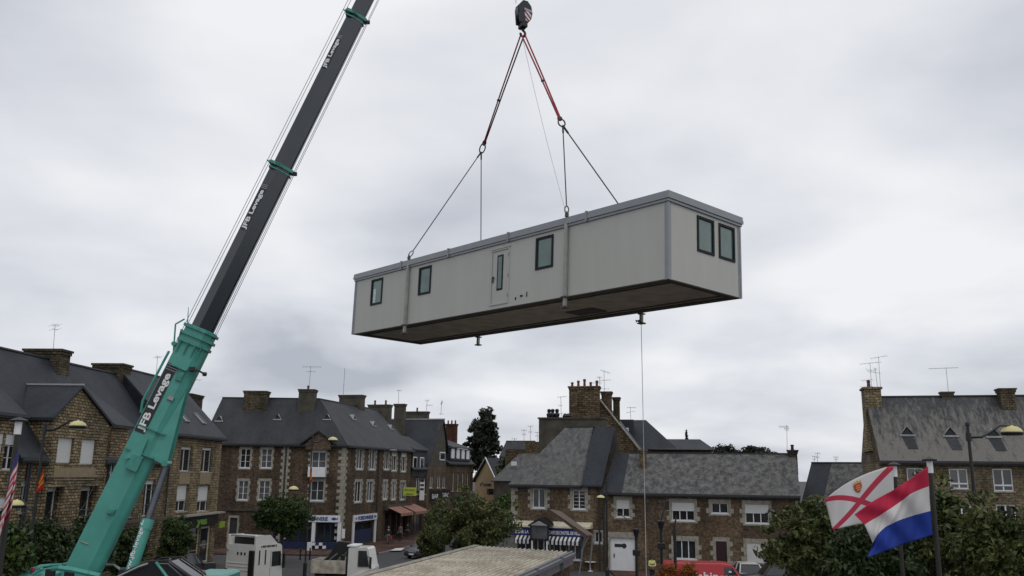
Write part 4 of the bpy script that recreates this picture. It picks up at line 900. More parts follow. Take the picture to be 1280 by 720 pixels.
for (x,y) in PICK:
    mb = MB(); s_ = 1 if y==0 else -1; ya,yb = sorted((y+.02*s_,y+.14*s_)); mb.rbox(x-.06,x+.06,ya,yb,-.36,2.55,.015); 
    o = mb.build('lifting_post', CPST, cab); k = MB(); ya,yb = sorted((y-.02*s_,y+.2*s_)); k.box(x-.12,x+.12,ya,yb,-.42,-.37); k.box(x-.1,x+.1,ya,yb,-.06,-.02); k.build('foot_plate', CFD, o)
    k = MB(); k.lathe((x,y+.07*s_,2.82),[(.07,0),(.07,.12),(.02,.2)],8); k.build('lifting_eye', CFD, o)
def cwin(kind,a,b,z0,z1):   # kind 'f' long face (u range), 'e' end face (v range)
    def bx(m,u0,u1,d0,d1,za,zb):
        if kind=='f': m.box(u0,u1,d0,d1,za,zb)
        else: m.box(-d1,-d0,u0,u1,za,zb)
    if b<a: a,b=b,a
    t=.085; k=MB()
    bx(k,a,a+t,-.06,.03,z0,z1); bx(k,b-t,b,-.06,.03,z0,z1); bx(k,a+t,b-t,-.06,.03,z0,z0+t); bx(k,a+t,b-t,-.06,.03,z1-t,z1)
    o=k.build('window',AL,cab); k=MB(); bx(k,a+t*.5,b-t*.5,-.03,-.015,z0+t*.5,z1-t*.5); k.build('pane',M['glass_g'],o)
    return o
for a,b in wd: o = cwin('f',a,b,1.15,2.34)
o0 = [c for c in cab.children if c.name.startswith('window')][0]; k=MB(); k.box(16.42,16.62,-.012,-.006,1.26,1.9); k.build('white_sticker',plain('pale_window_film',(.55,.62,.6),.3),o0)
for a,b in v: cwin('e',a,b,1.15,2.35)
k = MB(); a,b=dr; t=.07
k.box(a,a+t,-.06,.025,.14,2.29); k.box(b-t,b,-.06,.025,.14,2.29); k.box(a+t,b-t,-.06,.025,2.22,2.29); k.box(a+t,b-t,-.06,.03,.14,.2); k.box(a-.03,b+.03,.0,.05,2.29,2.33)
k.box(a+t+.012,b-t-.012,-.05,-.005,.205,2.21); do = k.build('door',CD,cab)
k = MB(); k.box(7.74,8.07,-.02,.01,.69,2.05); pf=k.build('glazing_frame',AL,do); k=MB(); k.box(7.80,8.01,.005,.015,.76,1.98); k.build('door_pane',M['glass_g'],do)
k = MB(); k.rbox(8.26,8.32,-.01,.03,1.02,1.26,.008); k.tube((8.29,.02,1.2),(8.29,.08,1.2),.014); k.tube((8.29,.075,1.2),(8.15,.075,1.2),.014); k.build('door_handle',M['black'],do)
for z in (.45,1.2,2.0):
    k=MB(); k.tube((a+.035,.035,z-.06),(a+.035,.035,z+.06),.022); k.build('hinge',CT,do)
k = MB(); k.rbox(6.6,6.72,.0,.04,.28,.34,.01); k.box(6.95,7.0,.0,.02,.2,.3); k.build('cable_outlet',AL,cab)
k = MB(); k.box(6.35,6.39,0,.03,.25,.42); k.build('earth_lug',CFD,cab)
k = MB(); k.box(.25,CL-.25,-CW+.25,-.25,.04,.06); k.build('underfloor',CF,cab)
k = MB(); k.box(0.02,CL-.02,-.28,-.02,-.03,.039); k.box(0.02,CL-.02,-CW+.02,-CW+.28,-.03,.039); k.box(.02,.28,-CW+.28,-.28,-.03,.039); k.box(CL-.28,CL-.02,-CW+.28,-.28,-.03,.039)
k.box(.28,CL-.28,-.62,-.56,.0,.039); k.box(.28,CL-.28,-CW+.56,-CW+.62,.0,.039)
k.build('chassis_frame',CFD,cab)
k = MB(); k.box(5.2,6.6,-3.0,-2.2,.0,.039); k.build('hatch',CFD,cab)
def CP(x,y,z): return MC @ Vector((x,y,z))

# ================================================================== RIGGING
pk = [CP(x,y+(.07 if y==0 else -.07),2.95) for x,y in PICK]   # nearR, nearL, farR, farL
ctr = (pk[0]+pk[1]+pk[2]+pk[3])/4
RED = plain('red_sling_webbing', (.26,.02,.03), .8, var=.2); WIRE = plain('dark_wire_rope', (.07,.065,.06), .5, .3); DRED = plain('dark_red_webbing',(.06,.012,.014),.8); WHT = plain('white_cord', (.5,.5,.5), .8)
HK = at(653.5,41,ctr.y); ringR = at(703.5,157,(pk[0].y+pk[2].y)/2); ringL = at(601.5,190,(pk[1].y+pk[3].y)/2)
# hook block
HB = at(650,4,ctr.y+.05); z0 = HK.z; zt = HB.z
hkb = thing('hook_block','black crane hook block with red and white striped cheek above the cabin slings','hook block',(HK.x,HK.y,HK.z))
ang = R(28); Mh = Matrix.Rotation(ang,4,'Z'); H_ = zt-z0
k = MB(); pr = [(-.24,.38),(-.29,.95),(-.26,1.22),(-.1,1.42),(.12,1.42),(.3,1.22),(.36,.9),(.3,.62),(.16,.42)]
sc_ = H_/1.42
for y0_,y1_ in ((-.2,-.14),(.14,.2)): k.ext([Mh@Vector((p[0]*1.0,y0_,p[1]*sc_)) for p in pr], (Mh@Vector((0,y1_-y0_,0,0)).to_3d() if False else (Mh.to_3x3()@Vector((0,y1_-y0_,0)))))
k.build('cheek_plate',M['black'],hkb)
k = MB(); k.lathe(Mh@Vector((0,-.13,.95*sc_)),[(.1,0),(.34,.01),(.29,.06),(.29,.2),(.34,.25),(.1,.26)],20,Mh.to_3x3()@Matrix.Rotation(R(-90),3,'X')); k.build('sheave',M['rod'],hkb)
k = MB(); k.rbox(-.14,.14,-.2,.2,.2*sc_,.42*sc_,.03,M=Mh); k.build('crosshead',M['black'],hkb)
m, nt, b = newmat('red_white_hazard_stripes'); uv=N(nt,'ShaderNodeUVMap'); s_=N(nt,'ShaderNodeSeparateXYZ'); L(nt,uv.outputs[0],s_.inputs[0])
ad=N(nt,'ShaderNodeMath',operation='ADD'); L(nt,s_.outputs[0],ad.inputs[0]); L(nt,s_.outputs[1],ad.inputs[1]); mu=N(nt,'ShaderNodeMath',operation='MULTIPLY'); mu.inputs[1].default_value=4.2; L(nt,ad.outputs[0],mu.inputs[0]); fr=N(nt,'ShaderNodeMath',operation='FRACT'); L(nt,mu.outputs[0],fr.inputs[0]); gt=N(nt,'ShaderNodeMath',operation='GREATER_THAN'); gt.inputs[1].default_value=.5; L(nt,fr.outputs[0],gt.inputs[0])
L(nt,mixc(nt,gt.outputs[0],(.7,.68,.7),(.2,.02,.03)),b.inputs['Base Color'])
k = MB(); k.ext([Mh@Vector((x,-.215,z*sc_)) for x,z in ((-.05,.95),(.31,.9),(.26,.62),(.14,.45),(.02,.5))], Mh.to_3x3()@Vector((0,.012,0))); k.build('hazard_plate',m,hkb)
k = MB(); k.ext([Mh@Vector((x,-.216,z*sc_)) for x,z in ((-.05,.97),(.33,.92),(.33,1.02),(-.05,1.07))], Mh.to_3x3()@Vector((0,.012,0))); k.build('rating_plate',M['steel'],hkb)
k = MB(); pts=[Vector((0,0,.25)),Vector((0,0,.1))]+[Vector((.12*math.sin(a),0,-.04-.0+.14*math.cos(a))) for a in [R(q) for q in range(0,271,30)]]; k.path([Mh@p for p in pts],.05,8); k.build('hook',M['black'],hkb)
def rope(name,label,cat,p,q,r,mat,group=None,sag=0,n=1,wob=0,loc=None,fn=5):
    p=Vector(p); q=Vector(q); pts=[p.lerp(q,i/n)+Vector((0,0,-sag*4*(i/n)*(1-i/n))) for i in range(n+1)]
    k=MB(); k.path(pts,r,fn); return single(name,label,cat,k,mat,loc or q,group)
def ring(k,c,dirv,rl=.2,rw=.1,r=.022):
    d=Vector(dirv).normalized(); u=d.cross(Vector((0,-1,0))).normalized(); pts=[]
    for i in range(13): a=2*math.pi*i/12; pts.append(Vector(c)+d*(rl*math.cos(a))+u*(rw*math.sin(a)))
    k.path(pts,r,6)
for (rg,lb) in ((ringL,'left red lifting sling, nearer the boom, hanging from the hook'),(ringR,'right red lifting sling hanging from the hook, ending in a lower shackle')):
    t = thing('lifting_sling',lb,'sling',rg,0,'red slings from the hook'); d=(HK-rg).normalized(); sd_=d.cross(Vector((0,1,0))).normalized()
    for s_ in (-1,1):
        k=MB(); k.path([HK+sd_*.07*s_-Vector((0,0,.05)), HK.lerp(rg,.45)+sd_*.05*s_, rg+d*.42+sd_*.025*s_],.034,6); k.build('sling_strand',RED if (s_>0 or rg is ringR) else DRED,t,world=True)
    k=MB(); ring(k,rg+d*.18,d,.24,.12,.03); k.build('link',M['black'],t,world=True)
    k=MB(); ring(k,rg+d*.46,d,.12,.07,.03); k.build('shackle',M['black'],t,world=True)
    k=MB(); m_=HK.lerp(rg,.55); k.rbox(m_.x-.1,m_.x+.02,m_.y-.05,m_.y+.05,m_.z-.04,m_.z+.04,.01); k.build('sling_tag',M['black'],t,world=True)
names = ['wire leg from the right sling straight down to the near roof edge','wire leg from the left sling out to the near roof edge at the cabin\'s left','wire leg from the right sling slanting out over the far roof edge','wire leg from the left sling straight down behind the roof']
for p_,rg,nm in ((pk[0],ringR,names[0]),(pk[1],ringL,names[1]),(pk[2],ringR,names[2]),(pk[3],ringL,names[3])):
    t = thing('sling_wire',nm,'wire rope',p_,0,'wire legs between slings and cabin'); k=MB(); k.tube(rg,p_+(rg-p_).normalized()*.3,.024,n=6); k.build('wire',WIRE,t,world=True)
    k=MB(); ring(k,p_+(rg-p_).normalized()*.15,rg-p_,.16,.07,.022); k.build('shackle',M['black'],t,world=True); k=MB(); q=rg+(p_-rg).normalized()*.15; k.tube(rg,q+(p_-rg).normalized()*.2,.04,n=6); k.build('ferrule',M['black'],t,world=True)
rope('tag_line','thin white line slack from the hook down to the cabin roof','rope',HK+Vector((-.05,-.05,-.1)),CP(4.9,-.6,2.8),.009,WHT,n=12,sag=.25)
fl = CP(4.36,-CW-.07,-.42)
gr = onz(797,702,1.15)
k=MB(); pts=[fl.lerp(gr,i/30) for i in range(31)]
k=MB(); tgt=Vector((fl.x+.02,fl.y+.4,0.02)); 
rope('tag_line','long thin white guide line dropping from under the cabin to the ground','rope',fl,tgt+Vector((.05,0,0)),.012,WHT,n=10,sag=0)
k=MB(); pts=[fl+Vector((-.1+.12*math.sin(a*1.7),-.02,.1+.05*math.cos(a*2.3)-.0)) for a in range(8)]; k.path(pts,.02,5); single('rope_coil','small black coil of cord hanging at the far lifting leg','rope',k,M['black'],fl)

# ================================================================== CRANE
P0 = at(108.5,706,31.5)
def axis_at(py,T):    # t where the axis P0->T crosses image row py
    lo,hi=-.3,1.2
    for _ in range(50):
        m_=(lo+hi)/2
        if proj(P0+(T-P0)*m_)[1]>py: lo=m_
        else: hi=m_
    return lo
zl_,zh_=20,90
for _ in range(50):
    zm_=(zl_+zh_)/2; T=Vector((HK.x-.5,HK.y+.05,zm_)); x_=proj(P0+(T-P0)*axis_at(28,T))[0]
    if x_>443: zl_=zm_
    else: zh_=zm_
AX=(T-P0).normalized(); LT=(T-P0).length; S_=AX.cross(Vector((0,0,1))).normalized(); N_=S_.cross(AX)
def tpy(py): return axis_at(py,T)*LT
print('boom',P0,T,LT)
crane = thing('mobile_crane','turquoise mobile crane with long dark telescopic boom rising across the left of the sky','crane',(P0.x,P0.y,0))
def BP(t,s,n): return P0+AX*t+S_*s+N_*n
def bsec(name,t0,t1,w,h,mat,kn,kb,taper=1.,off=0.):
    k=MB(); rings=[]
    for t,f_ in ((t0,1),(t1,taper)):
        ww,hh_=w*f_,h*f_; cf=.03 if mat is M['green'] else .2*ww; rings.append([BP(t,s,n+off) for s,n in ((-ww/2+cf,hh_/2),(ww/2-cf,hh_/2),(ww/2-cf*.8,hh_/2-.03),(ww/2,kn*hh_),(kb*ww+.03,-hh_/2+.06*hh_),(kb*ww-.04,-hh_/2),(-kb*ww+.04,-hh_/2),(-kb*ww-.03,-hh_/2+.06*hh_),(-ww/2,kn*hh_),(-ww/2+cf*.8,hh_/2-.03))])
    k.loft(rings); return k.build(name,mat,crane,world=True)
tb0=-2.2; tb1=tpy(412); t2=tpy(211); t3=tpy(22)
bsec('boom_base_section',tb0,tb1,.86,1.08,M['green'],-.2,.32,.98)
bsec('boom_section',tb1-.5,t2,.72,.80,M['boomgrey'],.1,.2,1)
bsec('boom_section',t2-.5,t3,.64,.72,M['boomgrey'],.1,.2,1)
bsec('boom_section',t3-.5,LT*.78,.56,.64,M['boomgrey'],.1,.2,1); bsec('boom_section',LT*.77,LT-.6,.5,.56,M['boomgrey'],.1,.2,1)
def collar(t,w,h,th,mat,kn=.1,kb=.2,grow=.07):
    k=MB(); rings=[]
    for dt in (0,th): 
        ww,hh_=w+2*grow,h+2*grow; rings.append([BP(t+dt,s,n) for s,n in ((-ww/2,hh_/2),(ww/2,hh_/2),(ww/2,kn*hh_),(kb*ww,-hh_/2),(-kb*ww,-hh_/2),(-ww/2,kn*hh_))])
    k.loft(rings); return k.build('boom_collar',mat,crane,world=True)
for t,w_,h_ in ((t2,.72,.80),(t3,.64,.72)):
    o=collar(t-.06,w_,h_,.12,M['green_d']); collar(t-.22,w_,h_,.05,M['green_d'],grow=.03)
    k=MB(); k.rbox(-.1,.1,-.05,.05,-.08,.08,.02,M=Matrix.Translation(BP(t,0,-h_/2-.12))); k.build('rope_guide',M['black'],o,world=True)
    k=MB(); k.tube(BP(t,.0,h_/2),BP(t+.1,.0,h_/2+.28),.03); k.tube(BP(t+.05,-.2,h_/2+.13),BP(t+.05,.2,h_/2+.13),.04); k.build('rope_roller',M['green_d'],o,world=True)
    for s_ in range(-3,4): 
        k=MB(); k.tube(BP(t-.03,.42*w_/.64+.02-.0,h_*.08*s_-.0),BP(t+.03,.42*w_/.64+.05,h_*.08*s_),.02); k.build('bolt',M['green_d'],o,world=True)
# head of the base section
for dt,gr_ in ((0.0,.09),(-.28,.09),(-.56,.07)): collar(tb1-.14+dt,.84,1.02,.1,M['green_d'],-.2,.32,gr_)
k=MB()
for n_ in (.42,.14,-.14,-.36): k.ext([BP(tb1-.66,.44 if n_>-.2 else .36,n_-.02),BP(tb1-1.15,.45,n_-.02),BP(tb1-.66,.56,n_-.02)],N_*.04)
k.build('gusset',M['green_d'],crane,world=True)
k=MB(); k.path([BP(tb1-1.2,.2,.54),BP(tb1-.2,.15,.95),BP(tb1+.1,.1,.75)],.03); k.tube(BP(tb1-.9,-.1,.62),BP(tb1-.9,.45,.62),.09); k.tube(BP(tb1-.9,.3,.5),BP(tb1-.3,.3,.62),.05); k.build('rope_guide_frame',M['green_d'],crane,world=True)
k=MB(); k.tube(BP(tb1-.1,.3,.5),BP(tb1+.55,.25,.78),.025,.01); k.build('pointer_bar',M['green_d'],crane,world=True)
k=MB(); k.path([BP(tb1-3.6,.2,.62),BP(tb1-3.2,.2,.75),BP(tb1-1.2,.15,.72)],.045); k.tube(BP(tb1-3.2,.0,.7),BP(tb1-3.7,.0,.55),.05); k.build('jib_stay',M['green_d'],crane,world=True)
k=MB(); k.tube(BP(tb1-3.3,.1,.62),BP(tb1-3.3,-.3,.62),.12); k.build('fixture',M['black'],crane,world=True)
k=MB(); k.tube(BP(tb1-1.45,.35,-.52),BP(tb1-1.5,.35,-.85),.035); k.lathe(BP(tb1-1.5,.35,-.85),[(.07,-.07),(.09,0),(.07,.07)],8); k.rbox(-.12,.12,-.1,.1,-.08,.08,.02,M=Matrix.Translation(BP(tb1-1.5,.5,-.42))); k.build('camera_arm',M['black'],crane,world=True)
# side fittings on base section
def bbox(name,t0,t1,s0,s1,n0,n1,mat,parent=None,b=.015):
    Mx=Matrix((AX,S_,N_)).transposed().to_4x4(); Mx.translation=P0; k=MB(); k.rbox(t0,t1,s0,s1,n0,n1,b,M=Mx); return k.build(name,mat,parent or crane,world=True)
tA=tpy(578); bbox('bracket',tA-.28,tA+.28,.43,.6,-.25,.16,M['green_d']); k=MB(); k.ext([BP(tA+.3,.5,-.15),BP(tA+.42,.5,-.12),BP(tA+.95,.5,-.5+.4),BP(tA+.1,.5,.36),BP(tA,.5,.3)],S_*.08); k.build('lever',M['green'],crane,world=True)
tB=tpy(638); bbox('lug',tB-.1,tB+.12,.43,.56,-.16,.06,M['green_d']); k=MB(); k.tube(BP(tB,.56,-.05),BP(tB,.62,-.05),.07); k.build('pin',M['green_d'],crane,world=True)
bbox('sensor_box',tpy(497)-.08,tpy(497)+.08,.42,.5,-.28,-.05,M['steel']); tD=tpy(462); bbox('step_rail',tD-.04,tD+.03,.43,.56,-.25,.35,M['green_d']); bbox('valve_block',tD-.45,tD-.1,.43,.5,-.22,0.0,M['green_d'])
bbox('hand_rail',tpy(682),tpy(682)+.04,.43,.46,.15,.45,M['quoin']); 
# lift bracket
tC0,tC1=tpy(567),tpy(520)
for s_ in (-.3,.3):
    k=MB(); k.ext([BP(tC0,s_,-.3),BP(tC1+1.1,s_,-.52),BP(tC0+.15,s_,-1.0),BP(tC0-.05,s_,-.95)],S_*.05); k.build('lift_bracket',M['green'],crane,world=True)
k=MB(); 
for t in (tC0,tC0+.9): k.ext([BP(t,.44,.5),BP(t,.44,-.15),BP(t,.36,-.55),BP(t,.5,-.55),BP(t,.53,-.1),BP(t,.5,.5)],AX*.04)
k.build('reinforcing_frame',M['green_d'],crane,world=True)
k=MB(); k.tube(BP(tC0,-.36,-.95),BP(tC0,.4,-.95),.12); k.build('pin',M['green_d'],crane,world=True)
CT_=BP(tC0,.0,-.95); cb=at(157,735,31.2); cm=CT_.lerp(cb,.47)
k=MB(); k.tube(CT_,cm,.125,n=16); k.build('cylinder_rod',M['rod'],crane,smooth=False,world=True)
k=MB(); k.tube(cm,cb,.19,.2,n=16); k.tube(cm+(cm-cb).normalized()*.05,cm-(cm-cb).normalized()*.3,.215,n=16); lc=k.build('lift_cylinder',M['green'],crane,world=True)
ca=(cm-cb).normalized(); cs=Vector((0,-1,0)); cs=(cs-ca*cs.dot(ca)).normalized(); cn=cs.cross(ca)
k=MB(); k.text('www.jfb-levage.fr',.2,cb.lerp(cm,.56)+cs*.2+cn*.03-cn*.03,ca,cn,width=2.0,thick=.012,bold=.01); k.build('web_address_lettering',M['letters'],lc,world=True)
# decals with lettering
def decal(py0,py1,h,w,nlo,nhi,kn,tilt):
    t0,t1=tpy(py0),tpy(py1); N2=(N_-S_*tilt).normalized(); S2=(S_+N_*tilt).normalized(); Mx=Matrix((AX,S2,N2)).transposed().to_4x4(); Mx.translation=P0+S_*(w/2)+N_*(kn*h);
    sw=0;  k=MB(); k.box(t0,t1,.001,.006,nlo,nhi,M=Mx); pl=k.build('decal',M['plate'],crane,world=True)
    k=MB(); L_=t1-t0; k.text('JFB Levage',(nhi-nlo)*.86,P0+AX*(t0+L_*.45)+S_*(w/2)+N_*(kn*h)+S2*.014+N2*(nlo+(nhi-nlo)*.24),AX,N2,width=L_*.84,thick=.006,bold=.03)
    k.build('lettering',M['letters'],pl,world=True)
    k=MB(); 
    for i in range(3): a=t1-.03-.09*i*L_/2.6; k.box(a-.022,a,.0065,.0085,nlo,nhi,M=Mx)
    k.build('stripes',M['steel'],pl,world=True)
decal(545,461,1.08,.853,.12,.50,0,0); decal(293,236,.80,.72,.03,.315,.1,.144/.32*.8); decal(92,50,.72,.64,.03,.285,.1,.128/.288*.8)
# hoist ropes along and off the boom
hp=[(BP(tb1-1,.0,.68),BP(LT-.3,.0,.6)),(BP(tb1-1.0,-.12,.62),BP(LT-.3,-.12,.5)),(BP(tb1-.2,.1,-.56),BP(LT-.5,.05,-.47)),(BP(tb1-.2,.1,-.50),BP(LT-.5,.0,-.42))]
for a_,b_ in hp: k=MB(); k.tube(a_,b_,.011,n=5); k.build('hoist_rope',WIRE,crane,world=True)
# boom head and falls
k=MB(); k.rbox(-.7,.5,-.35,.35,-.6,.4,.05,M=(lambda m_:m_)(Matrix.Translation(T)@Matrix((AX,S_,N_)).transposed().to_4x4())); bh=k.build('boom_head',M['boomgrey'],crane,world=True)
for s_ in (-.2,.2):
    k=MB(); k.tube(Vector((T.x+.45+s_*0,T.y+s_*.4,T.z-.3)),HB+Vector((.0+s_*.9,s_*.3,-.05)),.012,n=5); k.build('hoist_rope',WIRE,crane,world=True)
k=MB(); k.lathe(T+Vector((.42,-.15,-.2)),[(.1,0),(.36,.02),(.3,.08),(.3,.22),(.36,.28),(.1,.3)],18,Matrix.Rotation(R(-90),3,'X')); k.build('sheave',M['rod'],bh,world=True)
# superstructure and carrier
def wbox(name,x0,x1,y0,y1,z0,z1,mat,parent=None,b=.05):
    k=MB(); k.rbox(x0,x1,y0,y1,z0,z1,b); return k.build(name,mat,parent or crane,world=True)
X0=hx(40,31.5); X1=hx(300,34)
pv=BP(tb0+.4,0,0)
wbox('turntable',pv.x-.5,pv.x+3.2,30.4,33,1.75,2.5,M['green'])
for y_ in (30.75,32.25): 
    k=MB(); k.ext([(pv.x-1.2,y_,2.4),(pv.x+2.8,y_,2.4),(pv.x+2.4,y_,3.0),(pv.x+.6,y_,3.75),(pv.x-.5,y_,3.8),(pv.x-1.2,y_,3.3)],(0,.12,0)); k.build('side_frame',M['green'],crane,world=True)
pd=at(36,712,31); zt_=pd.z
dk=wbox('engine_housing',pd.x+.15,hx(92,31),30.0,32.9,2.3,zt_-.02,M['green'],b=.08)
wbox('counterweight',pd.x-.1,pd.x+.9,29.8,33.1,1.9,zt_-.25,M['green'],b=.1)
k=MB(); q=[at(33,719,30.2),at(39,711,30.2),at(45,710,30.2),at(52,707.5,31),at(64,706.5,31.5),at(78,706,31.5),at(88,704,31.8)]; k.path(q,.06,6); k.build('guard_rail',M['green'],dk,world=True); k=MB(); q=[at(66,711,29.8),at(74,710,29.6),at(92,712.5,29.5),at(112,717,29.4),at(125,720,29.4)]; k.path(q,.09,6); k.build('guard_rail',M['green'],dk,world=True); k=MB(); q=[at(41,718,29.9),at(50,712.5,29.9),at(53,711,30)]; k.path(q,.05,6); k.build('guard_rail',M['green'],dk,world=True)
for a,b_ in ((57,67),(80,92)):
    p_=at((a+b_)/2,716,29.9); k=MB(); k.rbox(p_.x-.16,p_.x+.16,p_.y,p_.y+.1,p_.z-.2,p_.z+.12,.02); k.build('grille',M['black'],dk,world=True)
BR=plain('red_beacon_glass',(.25,.01,.02),.25)
for px_,py_ in ((41,713),(86,705)):
    p_=at(px_,py_,30.1 if px_<50 else 31.6); k=MB(); k.lathe(p_-Vector((0,0,.1)),[(.07,0),(.07,.1),(.05,.17),(.02,.19)],10); k.build('beacon',BR,crane,world=True)
for off_ in (0,.12):
    k=MB(); k.path([at(133,705.5+off_*8,32.5),at(142,706,32.5),at(150,711+off_*10,32.5),at(160,710+off_*10,32.5),at(172,712,32.5)],.035,6); k.build('hose',M['steel'],crane,world=True)
# operator cab, tilted
cx0=at(196,703,30.5); cabm=Matrix.Translation(Vector((cx0.x,30.2,cx0.z-1.75)))@Matrix.Rotation(R(-8),4,'Y')
k=MB(); pr=[(-.2,0),(1.35,0),(1.75,.5),(1.5,1.1),(.75,1.72),(.1,1.78),(-.9,1.5),(-.9,.0)]
k.ext([cabm@Vector((x,0,z)) for x,z in pr],cabm.to_3x3()@Vector((0,1.15,0))); oc=k.build('operator_cab',M['glass'],crane,world=True)
k=MB()
for y_ in (-.03,1.14):
    k=MB(); k.path([cabm@Vector((x,y_,z)) for x,z in ((1.8,.5),(1.54,1.12),(.78,1.76),(.1,1.82),(-.92,1.54))],.03,6); k.build('cab_frame',M['black'],oc,world=True)
    k=MB(); k.path([cabm@Vector((x,y_,z)) for x,z in ((1.05,.0),(.85,1.0),(.35,1.76))],.05,6); k.build('door_pillar',M['green'],oc,world=True)
k=MB(); k.path([cabm@Vector((x,-.06,z)) for x,z in ((1.55,.2),(1.4,1.0),(.75,1.66),(.35,1.72))],.018,5); k.path([cabm@Vector((x,-.06,z)) for x,z in ((-.9,1.45),(-.2,1.68),(.1,1.74))],.05,5); k.build('grab_rail',M['steel'],oc,world=True)
# carrier
wbox('chassis',X0,X1+.2,31,33.6,.9,1.75,M['green'],b=.06)
xr=at(256,712.5,33).x; xe=at(297,712.5,33).x; zc=at(275,712.5,33).z
dc=wbox('driver_cab',xr,xe,31.2,33.4,1.1,zc,M['green'],b=.08)
k=MB(); k.rbox(xr+.25,xe-.3,31.16,31.21,2.2,3.0,.02); k.build('cab_window',M['glass'],dc,world=True)
k=MB(); k.rbox(xe-.02,xe+.03,31.4,33.2,2.2,3.1,.02); k.build('windscreen',M['glass'],dc,world=True)
bb=at(243,717,31.5); wbox('red_tool_box',bb.x-.15,bb.x+.25,bb.y,bb.y+.4,bb.z-.5,bb.z+.08,BR,b=.03)
def wheel(par,c,r,w_,ax=(0,1,0),world=True):
    c=Vector(c); a=Vector(ax).normalized(); Mx=Vector((0,0,1)).rotation_difference(a).to_matrix()
    k=MB(); k.lathe(c,[(r*.6,-w_/2),(r*.92,-w_/2),(r,-w_/2+.04),(r,w_/2-.04),(r*.92,w_/2),(r*.6,w_/2)],20,Mx); o=k.build('wheel',M['rubber'],par,world=world)
    k=MB(); k.lathe(c,[(r*.1,-w_/2-.01),(r*.2,-w_/2-.02),(r*.5,-w_/2+.05),(r*.61,-w_/2+.005),(r*.61,w_/2-.005),(r*.5,w_/2-.05),(r*.2,w_/2+.02),(r*.1,w_/2+.01)],16,Mx); k.build('rim',M['steel'],o,world=world); return o
for i in range(5):
    for y_ in (31.1,33.4): wheel(crane,(X0+1.0+i*1.65,y_,.6),.6,.4)
for x_ in (X0+.4,X1-.8):
    wbox('outrigger',x_-.15,x_+.15,28.6,36,1.0,1.3,M['green'],b=.02)
    for y_ in (28.8,35.8): 
        k=MB(); k.tube((x_,y_,.05),(x_,y_,1.4),.09); k.lathe((x_,y_,0),[(.3,0.01),(.3,.07),(.1,.1)],14); k.build('outrigger_foot',M['green'],crane,world=True)
# ================================================================== TREES
LM = {'dark': leafmat('dark_foliage', (.018,.034,.011), (.038,.058,.018)), 'mid': leafmat('green_foliage', (.024,.048,.014), (.055,.085,.022)),
      'warm': leafmat('olive_green_foliage', (.036,.056,.016), (.10,.11,.036)), 'far': leafmat('distant_grey_green_foliage', (.016,.022,.016), (.032,.038,.026), .3),
      'orange': leafmat('rusty_orange_foliage', (.16,.04,.008), (.3,.12,.02), 4), 'hedge': leafmat('bright_hedge_foliage', (.03,.08,.015), (.05,.12,.02))}
def leaves(name, mat, parent, C, size, asp=.5, up=.3):
    n = len(C); C = np.asarray(C, dtype=np.float64)
    a = RNG.normal(size=(n,3)); a /= np.linalg.norm(a,axis=1)[:,None]
    b = RNG.normal(size=(n,3)); b -= a*(a*b).sum(1)[:,None]; b /= np.linalg.norm(b,axis=1)[:,None]; a[:,2] -= up*.6; a /= np.linalg.norm(a,axis=1)[:,None]
    s = size*RNG.uniform(.6,1.35,n)[:,None]; w_ = s*asp
    V = np.stack([C-a*s*.5, C+b*w_*.5, C+a*s*.5+np.cross(a,b)*s*.12, C-b*w_*.5], 1).reshape(-1,3)
    me = bpy.data.meshes.new(name); me.vertices.add(4*n); me.vertices.foreach_set('co', V.astype(np.float32).ravel())
    me.loops.add(4*n); me.loops.foreach_set('vertex_index', np.arange(4*n, dtype=np.int32)); me.polygons.add(n); me.polygons.foreach_set('loop_start', np.arange(0,4*n,4, dtype=np.int32)); me.polygons.foreach_set('loop_total', np.full(n,4,dtype=np.int32))
    me.update(calc_edges=True); me.materials.append(mat); o = bpy.data.objects.new(name, me); COL.objects.link(o); o.parent = parent; return o
def crown_pts(c, rx, ry, rz, clumps, per, cr, inner=.35, flat=0, cone=0, sq=2.0, zmin=-1, sprig=0):
    P = []; K = []
    while len(K) < clumps:
        d = RNG.normal(size=3); d /= np.linalg.norm(d); 
        if d[2] < zmin: continue
        r = RNG.uniform(inner,1)**.5 * RNG.uniform(.82,1.08)
        if sprig and RNG.uniform() < sprig and d[2] > -.1: r = RNG.uniform(1.0,1.0+sprig*1.3)
        p = d*r; 
        if cone: t_ = (p[2]+1)/2; p[0] *= (1-cone*t_); p[1] *= (1-cone*t_)
        K.append(p*np.array([rx,ry,rz]))
    for k in K:
        m_ = int(per*RNG.uniform(.35,1.4)); q = RNG.normal(size=(m_,3)); q /= np.linalg.norm(q,axis=1)[:,None]; q *= (RNG.uniform(.1,1,m_)**.5)[:,None]*cr*RNG.uniform(.6,1.3)
        q[:,2] *= .7; P.append(k+q)
    return np.concatenate(P)+np.array([0,0,0]), K
